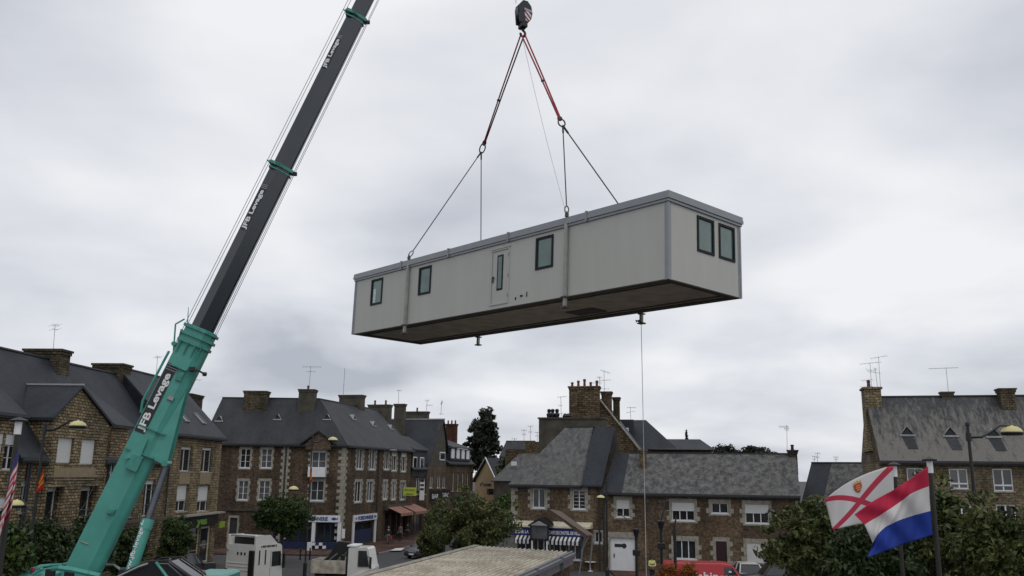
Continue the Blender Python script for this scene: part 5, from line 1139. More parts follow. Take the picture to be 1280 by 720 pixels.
def tree(name, label, base, zc, rx, ry, rz, leaf, mat, clumps=60, per=120, cr=.5, trunk_r=.12, cat='tree', group=None, cone=0, inner=.35, asp=.5, stems=1, zmin=-1, sprig=0):
    t = thing(name, label, cat, (base[0],base[1],0), 0, group)
    P, K = crown_pts(None, rx, ry, rz, clumps, per, cr, inner, cone=cone, zmin=zmin, sprig=sprig); P[:,2] += zc; P[:,2] = np.maximum(P[:,2], .05)
    leaves('crown', LM[mat], t, P, leaf, asp)
    k = MB(); random.seed(int(abs(base[0]*7+base[1]*3)))
    for s_ in range(stems):
        a = random.uniform(0,6.28); bx_ = Vector((math.cos(a),math.sin(a),0))*(0 if stems==1 else .25)
        top = Vector((0,0,zc)) if stems==1 else Vector((bx_.x*rx*1.5,bx_.y*ry*1.5,zc)); mid = bx_.lerp(top,.5)+Vector((random.uniform(-.1,.1),random.uniform(-.1,.1),0))
        k.path([bx_, mid, top], trunk_r, 8, r1=trunk_r*.55)
    for i in range(min(len(K), 22)):
        e_ = Vector(K[i*len(K)//min(len(K),22)]); e_.z += zc; s0 = Vector((0,0,max(.3,zc-rz*.75+random.uniform(0,rz*.7)))); m_ = s0.lerp(e_,.5)+Vector((0,0,.15*rz)); k.path([s0,m_,e_*.97+s0*.03], trunk_r*.4, 5, r1=trunk_r*.12)
    k.build('trunk', M['bark'], t); return t
def tp(px, py, Y): p = at(px,py,Y); return p
def tree_px(name,label,px0,px1,pytop,pybot,Y,leaf,mat,**kw):
    a=at(px0,(pytop+pybot)/2,Y); b=at(px1,(pytop+pybot)/2,Y); zt=at((px0+px1)/2,pytop,Y).z; zb=max(.3,at((px0+px1)/2,pybot,Y).z); r=(b.x-a.x)/2
    cr=kw.get('cr',.5); return tree(name,label,((a.x+b.x)/2,Y),(zt+zb)/2,max(.2,r-cr*.6),max(.2,kw.pop('ry',r)-cr*.6),max(.2,(zt-zb)/2-cr*.4),leaf,mat,**kw)
tree_px('round_tree','round clipped leafy tree in front of the brown corner building',314,397,614,672,74,.26,'mid',clumps=110,per=110,cr=.55,trunk_r=.16)
tree_px('street_tree','loose green tree behind the corrugated roof, in the middle of the street view',537,648,617,702,50,.2,'warm',clumps=200,per=75,cr=.42,inner=.1,stems=2,trunk_r=.1,sprig=.25)
tree_px('street_tree','lower leafy bush with yellowish tips left of the middle street tree',519,560,652,700,54,.17,'warm',clumps=60,per=90,cr=.35,stems=2,trunk_r=.06)
tree_px('small_tree','dense green tree seen just right of the crane lift cylinder',196,246,641,706,57,.17,'mid',clumps=80,per=120,cr=.4)
tree_px('small_tree','dark bush behind the lower crane boom, left of the lift cylinder',128,186,655,725,50,.18,'dark',clumps=80,per=110,cr=.45)
for i,(a,b,t_,Y,m_,lb) in enumerate(((-30,38,655,30,'mid','leafy bush at the bottom left corner under the striped flag'),(22,84,650,38,'dark','dark leafy bush below the white balcony window, left of the crane'),(74,140,652,42,'dark','dark leafy bush directly behind the foot of the crane boom'),(-40,12,640,46,'dark','darker bush touching the left edge behind the flagpole'))):
    tree_px('bush',lb,a,b,t_,735,Y,.2 if Y<40 else .22,m_,clumps=130,per=80,cr=.42,sprig=.2,stems=3,trunk_r=.07,group='bushes around the foot of the crane',zmin=-.6)
for i,(a,b,t_,Y,m_,lb) in enumerate(((968,1072,634,27,'warm','big leafy shrub in front of the long house, left of the flags'),(1040,1140,662,24.5,'dark','dark shrub directly beneath the two right flags'),(1118,1212,610,26,'warm','tall olive green shrub right of the second flagpole'),(1190,1300,632,24,'warm','big leafy shrub at the bottom right corner'),(1075,1180,640,30,'mid','shrub behind the flags between the two right flagpoles'))):
    tree_px('shrub',lb,a,b,t_,760,Y,.19,m_,clumps=230,per=50,cr=.3,inner=.12,stems=4,trunk_r=.05,asp=.42,sprig=.3,group='big shrubs at lower right',zmin=-.5)
tree_px('poplar','tall airy dark tree standing alone on the skyline beyond the street',579,631,511,600,150,.62,'far',clumps=210,per=60,cr=.8,cone=.22,inner=.12,sprig=.15,trunk_r=.3)
tree_px('small_conifer','small pointed conifer tip poking up behind the hipped slate roof',854,863,534,580,135,.22,'far',clumps=120,per=40,cr=.16,cone=.92,trunk_r=.05,inner=.05)
for a,b,t_,lb in ((884,925,555,'leftmost rounded dark tree behind the long roof'),(906,984,556,'broad dark tree crown behind the middle of the long roof'),(945,992,564,'small dark tree crown just left of the roof aerial'),(808,840,560,'dark tree behind the hipped slate building')):
    tree_px('skyline_tree',lb,a,b,t_,598,165,.55,'far',clumps=140,per=90,cr=1.0,inner=.3,trunk_r=.3,group='dark trees behind the long roof')
tree_px('dark_tree','tall dark tree left of the cafe building, behind the street',618,646,566,640,125,.4,'dark',clumps=90,per=90,cr=.9,inner=.2,trunk_r=.25)
tree_px('dark_tree','shrubby dark tree between the apricot house and the rubble chimney',628,662,548,605,145,.5,'far',clumps=50,per=60,cr=.9,trunk_r=.25)
k = MB(); hp_=at(630,632,112); 
t=tree_px('hedge','bright green hedge at the foot of the far garden wall',617,645,618,640,105,.3,'hedge',clumps=60,per=80,cr=.6,trunk_r=.06,cat='hedge')
for px_,lb in ((836,'rusty orange bush in front of the black post, by the red van'),(861,'darker rust red bush touching the left end of the red van')):
    tree_px('orange_shrub',lb,px_-17,px_+15,703 if px_<850 else 700,745,34,.07,'orange',clumps=60,per=110,cr=.18,trunk_r=.03,stems=2,cat='shrub',group='rusty shrubs by the red van')

# ================================================================== STREET LAMPS, POSTS
LAMPG = plain('yellowed_lamp_dome', (.62,.55,.25), .4, var=.08)
def street_lamp(label,pxp,pytop,arms,Y,lean=0,rp=.06):
    P = at(pxp,pytop,Y); t = thing('street_lamp',label,'street lamp',(P.x,P.y,0),0,'double-arm street lamps'); k=MB()
    k.lathe((0,0,0),[(.14,0),(.14,.9),(rp,1.1),(rp*.8,P.z-.1),(rp*1.3,P.z-.08),(rp*1.1,P.z)],10); k.build('pole',M['black'],t)
    for (px,py,w_) in arms:
        Q = at(px,py,Y); q = Q-Vector((P.x,P.y,0)); sgn = 1 if q.x>0 else -1; z0_=q.z-.15; k=MB()
        pts=[Vector((0,0,z0_)),Vector((q.x*.3,0,z0_+.02)),Vector((q.x*.5,0,z0_+.16)),Vector((q.x*.75,0,q.z+.22)),Vector((q.x,0,q.z+.2))]; k.path(pts,.05,7,r1=.03); k.tube((0,0,z0_-.12),(0,0,z0_+.12),rp*1.4); a=k.build('arm',M['black'],t)
        r_=w_/2; k=MB(); k.lathe((q.x,0,q.z),[(r_*1.0,0),(r_*.97,r_*.18),(r_*.8,r_*.42),(r_*.5,r_*.6),(r_*.15,r_*.68),(.03,r_*.75)],18); k.build('lamp_dome',LAMPG,a,smooth=False)
        k=MB(); k.lathe((q.x,0,q.z),[(r_*.95,-.12*r_*2),(r_*1.03,-.02),(r_*1.03,.02),(r_*.9,.03)],18); k.build('lamp_rim',M['black'],a)
    return t
street_lamp('street lamp in front of the pointed stone gable, carrying a red and yellow flag',57,528,((97,533,.62),(21,632,.62)),33)
street_lamp('street lamp against the brown corner building, rising from the round tree',391,545,((416,550.5,.75),(367,612,.75)),66)
street_lamp('street lamp before the tall right-hand house, its yellow dome near the right edge',1209,528,((1265,541,.62),(1172,655,.62)),27)
street_lamp('street lamp at the corner of the cafe building and the long house',758,600,((751,622.5,.6),),64,rp=.06)
P=at(492,563,SD(488)-.9); k=MB(); k.path([P+Vector((0,.9,-.5)),P+Vector((0,.4,0)),P],.03); wl=single('wall_lamp','pale lamp head sticking out from the eaves above the pink awnings','lamp',k,M['zinc'],P); k=MB(); k.rbox(-.75,.35,-.15,.15,-.08,.12,.05); k.build('lamp_head',M['zinc'],wl)
# black posts with tilted arms near the cafe
for (px,pyt,Y,arms,lb) in ((795,661,40,((1.05,.55),(-1.15,1.0)),'black post with flared head and a long slanting arm in front of the garage'),(826,651,38,((.25,.75),),'black post with a short upright spotlight arm left of the red van'),(843,660,37,((.1,.5),),'slim black post standing behind the rusty bush')):
    P=at(px,pyt,Y); t=thing('black_post',lb,'post',(P.x,P.y,0),0,'black posts on the square'); k=MB(); k.lathe((0,0,0),[(.12,0),(.07,.3),(.06,P.z-.5),(.07,P.z-.35),(.16 if px<830 else .06,P.z-.05),(.16 if px<830 else .06,P.z)],10); k.build('pole',M['black'],t)
    if px!=843:
        k=MB(); k.rbox(-.16,.16,-.1,.1,P.z-1.15,P.z-.9,.02); k.build('junction_box',M['black'],t)
    for dx,dz in arms:
        k=MB(); k.path([(0,0,P.z-.05),(dx*.45,0,P.z+dz*.5),(dx,0,P.z+dz)],.02 if abs(dx)>.5 else .035,5); o=k.build('arm',M['render_grey'] if abs(dx)>.5 else M['black'],t)
        if px==826: k=MB(); k.rbox(dx-.05,dx+.12,-.06,.06,P.z+dz*.6,P.z+dz+.1,.02); k.build('spotlight',M['black'],o)
# brown pitched sail / closed canopy by the cafe
BRN=plain('brown_canopy_cloth',(.115,.08,.062),.9,var=.1); A_=at(687,635.5,60); B_=at(741,668,57); C_=at(733,668.5,60.5)
t=thing('canopy','brown slanting canopy roof over the cafe entrance, sloping down to the right','canopy',(at(722,668,58).x,58,0)); k=MB(); P=[at(686,636,59),at(700,638.5,62),at(742,668.5,60),at(733,668.5,57)]; k.ext([p for p in P],(0,0,-.07)); k.ext([P[0],P[3],P[3]-Vector((0,0,.3)),P[0]-Vector((0,0,.12))],(0,.05,0)); k.build('roof_panel',BRN,t,world=True)
for a,b in (((731,669),(724,718)),((741,669),(737,712)),((736,669),(727,690))):
    k=MB(); p=at(a[0],a[1],58.5); q=at(b[0],b[1],58.5); k.tube(p,q,.05,n=6); k.build('leg',M['zinc'],t,world=True)
# cafe terrace furniture
def chair(p,rz,label):
    t=thing('terrace_chair',label,'chair',p,rz,'white chairs on the cafe terrace'); k=MB(); k.rbox(-.22,.22,-.22,.22,.43,.46,.01); k.build('seat',M['white'],t); k=MB(); k.rbox(-.22,.22,.2,.23,.6,.88,.01)
    for x in (-.2,.2): k.tube((x,.215,.44),(x,.215,.62),.015)
    k.build('backrest',M['white'],t)
    for x in (-.2,.2):
        for y in (-.2,.2): k=MB(); k.tube((x,y,0),(x,y,.44),.015,n=6); k.build('leg',M['steel'],t)
for (px,py,rz,lb) in ((727,710,.4,'white terrace chair left of the round table, next to the shed wall'),(734,708,2.2,'white terrace chair behind the round table'),(741,712,3.6,'white terrace chair nearest the garage door')):
    g=onz(px,py,0); chair((g.x,g.y,0),rz,lb)
g=onz(738,714,0); t=thing('terrace_table','small round white table on the cafe terrace','table',(g.x,g.y,0)); k=MB(); k.lathe((0,0,.7),[(.45,0),(.45,.03),(.4,.035)],20); k.build('table_top',M['white'],t); k=MB(); k.lathe((0,0,0),[(.25,0),(.05,.06),(.03,.7)],12); k.build('leg',M['white'],t)

# ================================================================== CORRUGATED SHED
def sp(px,py,z): return onz(px,py,z)
ZR=4.5; c1=sp(596,683.5,ZR); c2=sp(713.5,691,ZR); d1=(sp(480,714,ZR)-c1).normalized(); d2=(sp(652,720,ZR)-c2).normalized(); dd=((d1+d2)/2).normalized()
wx=(c2-c1); Wd=wx.length; ex=wx.normalized(); Ln=26
shed=thing('shed','low shed with pale corrugated roof and grey fascia in the foreground','shed',(c1.x,c1.y,0))
m,nt,b=newmat('weathered_valley_shaded_sheet'); tc=N(nt,'ShaderNodeTexCoord'); no=N(nt,'ShaderNodeTexNoise',Scale=1.1,Detail=6); L(nt,tc.outputs['Object'],no.inputs['Vector']); r1=ramp(nt,no.outputs[0],.4,.62); n2_=N(nt,'ShaderNodeTexNoise',Scale=9,Detail=4); L(nt,tc.outputs['Object'],n2_.inputs['Vector'])
L(nt,mixc(nt,1,mixc(nt,r1.outputs[0],(.36,.32,.25),(.56,.51,.42)),ramp(nt,n2_.outputs[0],.3,.7,(.75,.74,.72,1),(1.12,1.12,1.12,1)).outputs[0],'MULTIPLY'),b.inputs['Base Color']); b.inputs['Roughness'].default_value=.9; CORR=m
sz=N(nt,'ShaderNodeSeparateXYZ'); L(nt,tc.outputs['Object'],sz.inputs[0]); rz_=ramp(nt,sz.outputs[2],0,1,(.38,.36,.33,1),(1.1,1.1,1.1,1)); mr=N(nt,'ShaderNodeMapRange'); mr.inputs['From Min'].default_value=ZR-.06; mr.inputs['From Max'].default_value=ZR+.03; L(nt,sz.outputs[2],mr.inputs[0]); nt.links.remove(rz_.inputs[0].links[0]); L(nt,mr.outputs[0],rz_.inputs[0]); src_=b.inputs['Base Color'].links[0].from_socket; L(nt,mixc(nt,1,src_,rz_.outputs[0],'MULTIPLY'),b.inputs['Base Color'])  # valleys darkened by height: corrugation shade painted into the sheet colour
k=MB(); nc=21; seg=6; vs=[]; rows=2
for j in range(rows):
    for i in range(nc*seg+1):
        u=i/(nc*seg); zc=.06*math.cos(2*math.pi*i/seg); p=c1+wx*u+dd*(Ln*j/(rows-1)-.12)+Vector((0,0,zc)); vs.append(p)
n_=nc*seg+1; vs2=[p-Vector((0,0,.012)) for p in vs]
fs=[(i,i+1,n_+i+1,n_+i) for i in range(n_-1)]; fs+=[(2*n_+i,3*n_+i,3*n_+i+1,2*n_+i+1) for i in range(n_-1)]+[(i,2*n_+i,2*n_+i+1,i+1) for i in range(n_-1)]
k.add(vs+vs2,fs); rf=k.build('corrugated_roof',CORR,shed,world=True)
def strip(name,a,bv,du0,du1,z0,z1,mat,par=None,l0=-.1,l1=Ln):
    k=MB(); P=[a+ex*du0+dd*l0,a+ex*du1+dd*l0,a+ex*du1+dd*l1,a+ex*du0+dd*l1]; k.ext([Vector((p.x,p.y,ZR+z0)) for p in P],(0,0,z1-z0)); return k.build(name,mat,par or shed,world=True)
strip('verge_flashing',c1,0,-.16,.1,.03,.075,M['quoin']); strip('fascia',c1,0,-.2,-.14,-.3,.06,M['render_grey'])
strip('fascia',c2,0,.03,.09,-.42,.07,M['zinc']); strip('gutter',c2,0,.09,.2,-.12,.0,M['zinc'])
for q in (2.4,6.5,10.5): strip('fascia_joint',c2,0,.095,.21,-.43,.08,M['zinc'],None,q,q+.05)
k=MB(); P=[c1+ex*.0,c2-ex*.05,c2-ex*.05+dd*Ln,c1+dd*Ln]; k.ext([Vector((p.x,p.y,-.1)) for p in P],(0,0,ZR-.0)); k.build('wall',masonry('shed_brown_brick',(.16,.09,.07),(.11,.065,.05),(.1,.09,.08),.22,.07,.01,.01),shed,world=True)

# ================================================================== FLAGS
POLE=plain('dark_flagpole',(.02,.018,.016),.5)
def flagpole(label,pxt,pyt,Y,r=.055,collar=True,lean=None):
    P=at(pxt,pyt,Y); t=thing('flagpole',label,'flagpole',(P.x,P.y,0),0,'dark flagpoles'); k=MB(); k.tube((0,0,0),(0,0,P.z-.1),r*1.15,r*.8,12); k.build('pole',POLE,t)
    k=MB(); k.tube((0,0,P.z-.3),(0,0,P.z-.05),r*1.1,n=12); k.build('collar',M['white'],t); k=MB(); k.lathe((0,0,P.z-.05),[(r*2.6,0),(r*2.8,.03),(r*1.5,.06),(.01,.09)],12); k.build('cap',POLE,t); return P
def patch(fn,nu,nv,name,mat,label,loc,group=None,thick=.006,cat='flag'):
    t=thing(name,label,cat,loc,0,group); me=bpy.data.meshes.new('cloth'); vs=[]; 
    for j in range(nv+1):
        for i in range(nu+1): vs.append(fn(i/nu,j/nv)-Vector(loc))
    fs=[(j*(nu+1)+i,j*(nu+1)+i+1,(j+1)*(nu+1)+i+1,(j+1)*(nu+1)+i) for j in range(nv) for i in range(nu)]
    me.from_pydata([tuple(v) for v in vs],[],fs); me.materials.append(mat); uv=me.uv_layers.new(name='UV')
    for p in me.polygons:
        p.use_smooth=True
        for li in p.loop_indices:
            vi=me.loops[li].vertex_index; uv.data[li].uv=((vi%(nu+1))/nu,(vi//(nu+1))/nv)
    o=bpy.data.objects.new('cloth',me); COL.objects.link(o); o.parent=t; md=o.modifiers.new('solid','SOLIDIFY'); md.thickness=thick; return t
def lerp2(a,b,t): return (a[0]+(b[0]-a[0])*t,a[1]+(b[1]-a[1])*t)
def quadfn(TH,TF,BF,BH,Y,wave,amp,topc=(0,0),botc=(0,0),ph=0,depth=-.6):
    def fn(u,v):    # u 0 hoist..1 fly ; v 1 top..0 bottom
        a=lerp2(BH,BF,u); b_=lerp2(TH,TF,u); k_=4*u*(1-u); a=(a[0]+botc[0]*k_,a[1]+botc[1]*k_); b_=(b_[0]+topc[0]*k_,b_[1]+topc[1]*k_)
        p=lerp2(a,b_,v); return at(p[0],p[1],Y+depth*u+amp*min(1,u*3)*math.sin(u*wave+v*2.2+ph)+.05*math.sin(u*14+v*3)*min(1,u*3))
    return fn
def stripemat(name,stops):   # stops by v
    m,nt,b=newmat(name); uv=N(nt,'ShaderNodeUVMap'); s_=N(nt,'ShaderNodeSeparateXYZ'); L(nt,uv.outputs[0],s_.inputs[0]); r=nt.nodes.new('ShaderNodeValToRGB'); r.color_ramp.interpolation='CONSTANT'
    e=r.color_ramp.elements; e[0].position=0; e[0].color=c4(stops[0][1]); e[1].position=stops[1][0]; e[1].color=c4(stops[1][1])
    for p_,c_ in stops[2:]: x=e.new(p_); x.color=c4(c_)
    L(nt,s_.outputs[1],r.inputs[0]); L(nt,r.outputs[0],b.inputs['Base Color']); b.inputs['Roughness'].default_value=.8; b.inputs['Specular IOR Level'].default_value=.15
    tw=N(nt,'ShaderNodeTexNoise',Scale=180,Detail=2); L(nt,uv.outputs[0],tw.inputs['Vector']); bp=N(nt,'ShaderNodeBump',Strength=.1,Distance=.002); L(nt,tw.outputs[0],bp.inputs['Height']); L(nt,bp.outputs[0],b.inputs['Normal']); return m
FR,FW,FB=(.42,.025,.06),(.55,.54,.53),(.02,.045,.26)
flagpole('right flagpole flying the red, white and blue flag',1161.5,573,18.5); flagpole('flagpole flying the white flag with red saltire',1117.5,579.5,20.5,r=.05)
P=at(1160,583,18.5)
NLR=((0,[(1165.5,669),(1144,675.5),(1124,682),(1105,689.5),(1084.5,697)]),(.36,[(1163,639),(1140,645),(1119,652.5),(1102,663),(1091,679)]),(.70,[(1161,608),(1140,616.5),(1122,630),(1102,643),(1080.5,656)]),(1,[(1159.5,583),(1138,598.5),(1115.6,613),(1092,626),(1068,643)]))
def crv(P,u):
    x=u*(len(P)-1); i=min(int(x),len(P)-2); t=x-i; p0_,p1_,p2_,p3_=P[max(i-1,0)],P[i],P[i+1],P[min(i+2,len(P)-1)]
    return tuple(.5*(2*b_+(c_-a_)*t+(2*a_-5*b_+4*c_-d_)*t*t+(3*b_-a_-3*c_+d_)*t**3) for a_,b_,c_,d_ in zip(p0_,p1_,p2_,p3_))
def nlf(u,v):
    for i in range(3):
        if v<=NLR[i+1][0]+1e-9: break
    t=(v-NLR[i][0])/(NLR[i+1][0]-NLR[i][0]); p=lerp2(crv(NLR[i][1],u),crv(NLR[i+1][1],u),t); k_=min(1,u*4)
    return at(p[0],p[1],18.4-.5*u+k_*(.13*math.sin(u*7+v*3.0)+.05*math.sin(u*17-v*9)+.02*math.sin(u*31+v*14)))
nl=patch(nlf,64,40,'tricolour_flag',stripemat('dutch_tricolour',[(0,FB),(.36,FW),(.70,FR)]),'red, white and blue horizontally striped flag billowing left from the right flagpole',P,'flags at lower right')
m,nt,b=newmat('white_flag_with_red_saltire'); uv=N(nt,'ShaderNodeUVMap'); s_=N(nt,'ShaderNodeSeparateXYZ'); L(nt,uv.outputs[0],s_.inputs[0])
def nm(op,a,b_=None):
    x=N(nt,'ShaderNodeMath',operation=op)
    for i,q in enumerate((a,b_)):
        if q is None: continue
        if hasattr(q,'links'): L(nt,q,x.inputs[i])
        else: x.inputs[i].default_value=q
    return x.outputs[0]
U,V_=s_.outputs[0],s_.outputs[1]; d1_=nm('LESS_THAN',nm('ABSOLUTE',nm('SUBTRACT',nm('ADD',U,V_),1.0)),.07); d2_=nm('LESS_THAN',nm('ABSOLUTE',nm('SUBTRACT',U,V_)),.07)
L(nt,mixc(nt,nm('MAXIMUM',d1_,d2_),FW,FR),b.inputs['Base Color']); b.inputs['Roughness'].default_value=.8
jf=quadfn((1116,582),(1031,625),(1041,662.5),(1119,652),20.3,6,.13,(-5,-5),(2,-3),1.)
P=at(1116,582,20.5); jt=patch(jf,40,24,'saltire_flag',m,'white flag with red diagonal cross and small red shield, left of the tricolour',P,'flags at lower right')
k=MB(); 
def jp(u,v,o=.03): return jf(u,v)-Vector((0,o,0))
sh=[(-.5,.6),(.5,.6),(.5,.0),(.3,-.5),(0,-.8),(-.3,-.5),(-.5,0)]
k.ext([jp(.49-x*.11,.8+z*.14) for x,z in sh],(0,-.006,0)); so_=k.build('shield_emblem',plain('emblem_red',(.4,.03,.04),.8),jt,world=True)
k=MB()
for z in (.25,-.05,-.35): k.ext([jp(.49-x*.11,.8+(z+q)*.14,.045) for x,q in ((-.32,0),(-.1,.1),(.15,.05),(.34,.12),(.2,-.06),(-.05,-.04),(-.25,-.1))],(0,-.004,0))
k.ext([jp(.49-x*.11,.8+z*.14,.045) for x,z in ((-.45,.68),(-.5,1.0),(-.25,.85),(0,1.1),(.25,.85),(.5,1.0),(.45,.68))],(0,-.004,0)); k.build('gold_lions_and_crown',plain('emblem_gold',(.5,.32,.04),.7),so_,world=True)
flagpole('leftmost flagpole with the limp red and white striped flag',24,524,17.5,r=.06)
# limp striped flag, hanging folded
def usf(u,v):
    A_=lerp2((14,632),(22,560),v); yy=A_[1]+u*62-u*u*8; xx=A_[0]-u*20*(1.1-v*.6)+2.4*math.sin(u*9+v*2); return at(xx,yy,17.35-.12*math.sin(u*11)-.25*u)
m,nt,b=newmat('stars_and_stripes_cloth'); uv=N(nt,'ShaderNodeUVMap'); s_=N(nt,'ShaderNodeSeparateXYZ'); L(nt,uv.outputs[0],s_.inputs[0]); U,V_=s_.outputs[0],s_.outputs[1]
st=nm('GREATER_THAN',nm('FRACT',nm('MULTIPLY',V_,6.5)),.5); ct=nm('MULTIPLY',nm('LESS_THAN',U,.35),nm('GREATER_THAN',V_,.8)); L(nt,mixc(nt,ct,mixc(nt,st,FR,FW),(.02,.03,.12)),b.inputs['Base Color']); b.inputs['Roughness'].default_value=.8
P=at(20,560,17.5); patch(usf,36,36,'striped_flag',m,'limp red and white striped flag with blue corner hanging at the left edge',P)
ry=stripemat('red_and_gold_flag_cloth',[(0,(.4,.02,.02)),(.3,(.5,.26,.02)),(.45,(.4,.03,.02)),(.6,(.5,.26,.02)),(.75,(.4,.03,.02))])
for (a,b_,c_,d_,Y,lb) in (((55,584),(47,606),(44,616),(54,612),32.9,'small red and yellow flag hanging from the left street lamp pole'),((390,584),(386.5,597),(387,603),(390,602),65.8,'small red and orange flag hanging from the lamp pole before the white balcony')):
    P=at(a[0],a[1],Y); patch(quadfn(a,b_,c_,d_,Y,8,.06,depth=-.1),12,12,'small_flag',ry,lb,P,'small red and yellow flags on lamp poles')

# ================================================================== AERIALS
def aerial(label,px0,py0,px1,py1,Y,booms,mast_r=None,tilt=0):
    A_=at(px0,py0,Y); B_=at(px1,py1,Y); k=MB(); r=max(.014,Y*.00022); k.tube(A_,B_,r,n=5); h_=(B_-A_).length; s_=1.0
    o=single('tv_aerial',label,'aerial',k,M['ant'],A_,'rooftop television aerials')
    for (fr,dx0,dx1,nel,el,dz) in booms:   # fraction up the mast, boom extents in px, elements
        c=A_.lerp(B_,fr); sc=Y/KX; k=MB(); p=c+Vector((dx0*sc,-.03,dx0*sc*dz)); q=c+Vector((dx1*sc,.03,dx1*sc*dz)); k.tube(p,q,r*.8,n=5)
        for i in range(nel):
            e_=p.lerp(q,i/max(1,nel-1)); k.tube(e_+Vector((-.04,-.28*1,-el*.5)),e_+Vector((.04,.28,el*.5)),r*.55,n=4)
        k.v=[tuple(Vector(v)-A_) for v in k.v]; k.build('antenna_boom',M['ant'],o)
Yh=58
aerial('cross-shaped aerial on the broad chimney at far left',66.5,437,69,405.5,57,((.97,-4,5,3,.3,0),(.8,-3,4,2,.3,0)))
aerial('aerial poking out beside the top of the green boom section',195,472,197,445,60,((.95,-3,4,3,.25,0),))
aerial('thin aerial just right of the green boom, over the skylights',236,492,238,474,76,((.95,-8,13,5,.2,0),))
aerial('wide aerial on the second chimney of the brown corner building',386,488,388.5,458,93,((.98,-10,13,6,.3,0),(.78,-4,6,3,.3,0)))
aerial('bare whip aerial left of the wide grey chimney',429,495,431,460,93,((.4,-.1,.1,1,.1,0),))
aerial('aerial with short crossbar above the grey street chimneys',498,506,498.5,487.5,105,((.97,-2,3,3,.3,0),))
aerial('aerial with low side boom mid street row',533,513,534,500,113,((.97,-2,2,2,.4,0),(.5,0,7,3,.3,0)))
aerial('tall aerial with vertical panel right of the mid-street aerial',551,519,552,502.5,117,((.95,-.6,1.2,4,.6,0),(.1,-2,3,2,.2,0)))
aerial('aerial rising from the pots behind the cafe roof',701.5,521,701,495.5,80,((.97,-4,7,4,.2,.1),(.55,-3,1,2,.2,0),(.15,-3,5,3,.2,0)))
aerial('tallest aerial on the big rubble chimney',755.5,490,755,463.5,84,((.98,-4,7,5,.3,-.3),(.55,-6,8,4,.2,.1),(.15,-5,6,3,.2,0)))
aerial('shorter aerial leaning left on the big rubble chimney',750,486,749.5,471,84.3,((.95,-3,2,3,.3,0),(.5,-9,2,4,.2,.05)))
aerial('aerial on the blue slate roof right of the stepped chimneys',788.5,524,788,509,96,((.97,-4,7,4,.2,0),(.6,-5,5,3,.2,.2)))
aerial('aerial with arrow-like elements on the right end of the long roof',984,563,983.5,531,70,((.92,-10,2,7,.25,0),(.85,-3,2,4,.4,0)))
aerial('tall leaning aerial, rightmost on the right house gable chimney',1101.5,497,1098,446,64,((.99,-10,11,5,.2,.18),(.6,-14,1,3,.2,-.1)))
aerial('shorter aerial with three long booms on the gable chimney',1089.5,484,1087.5,453,64,((.97,-13,14,6,.2,.12),(.3,-12,2,4,.2,.1),(.02,-14,2,4,.2,.05),(.68,-5,6,3,.3,-.1)))
aerial('middle mast between the two aerials on the gable chimney',1097,485,1094,460,64.2,((.95,-2,2,2,.3,0),))
aerial('wide T-shaped aerial on the middle of the right house roof',1185.5,490,1182.5,459.5,63.5,((.98,-22,15,9,.12,.05),))
for px_,py_,hh_,lb in ((643,560,-12,'faint far aerial left of the rubble chimney'),(655,552,-15,'faint far aerial with two crossbars over the rubble chimney'),(663,552,-20,'tallest faint aerial over the rubble chimney'),(671.5,552,-12,'rightmost faint aerial over the rubble chimney'),(1018,580,-10,'tiny distant aerial beyond the low house roof'),(1022,580,-14,'tiny distant aerial with crossbar beyond the low house roof'),(1045,579,-8,'tiny distant aerial left of the white flag')):
    aerial(lb,px_,py_,px_,py_+hh_,118,((.95,-3,3,3,.3,0),(.6,-2,2,2,.3,0)))

# overhead wires along the left terrace
def wire(label,pts,r=.014): 
    k=MB(); P=[at(*p) for p in pts]; Q=[]
    for i in range(len(P)-1):
        for j in range(6): t_=j/6; Q.append(P[i].lerp(P[i+1],t_)+Vector((0,0,-.12*4*t_*(1-t_))))
    Q.append(P[-1]); k.path(Q,r,4); single('overhead_cable',label,'cable',k,M['black'],P[0])
wire('dark cable slanting down across the front of the gabled stone house',[(134,568,56),(112,618,51),(98,640,49)])
wire('cable running along the facade beneath the pointed gable',[(21,600,46.2),(55,603,47.5),(127,604,53.5),(205,612,61.5)],.02)
# ================================================================== PEOPLE
def skin_mesh(name, joints, edges, mat, parent, sub=2, root=0):
    me = bpy.data.meshes.new(name); me.from_pydata([j[0] for j in joints], edges, []); o = bpy.data.objects.new(name, me); COL.objects.link(o)
    o.modifiers.new('s','SKIN'); 
    if not me.skin_vertices: pass
    lay = me.skin_vertices[0] if len(me.skin_vertices) else None
    if lay:
        for i,j in enumerate(joints): r=j[1]; lay.data[i].radius = (r,r) if not isinstance(r,tuple) else r; lay.data[i].use_root = (i==root)
    m_ = o.modifiers.new('sub','SUBSURF'); m_.levels = sub; m_.render_levels = sub
    dg = bpy.context.evaluated_depsgraph_get(); dg.update(); nm_ = bpy.data.meshes.new_from_object(o.evaluated_get(dg)); nm_.name = name
    bpy.data.objects.remove(o); nm_.materials.clear(); nm_.materials.append(mat)
    for p in nm_.polygons: p.use_smooth = True
    o = bpy.data.objects.new(name, nm_); COL.objects.link(o); o.parent = parent; return o
SKINM = plain('skin', (.35,.2,.14), .6, var=.05); HAIRD = plain('dark_hair', (.02,.014,.01), .7); HAIRL = plain('fair_hair', (.25,.19,.11), .7)
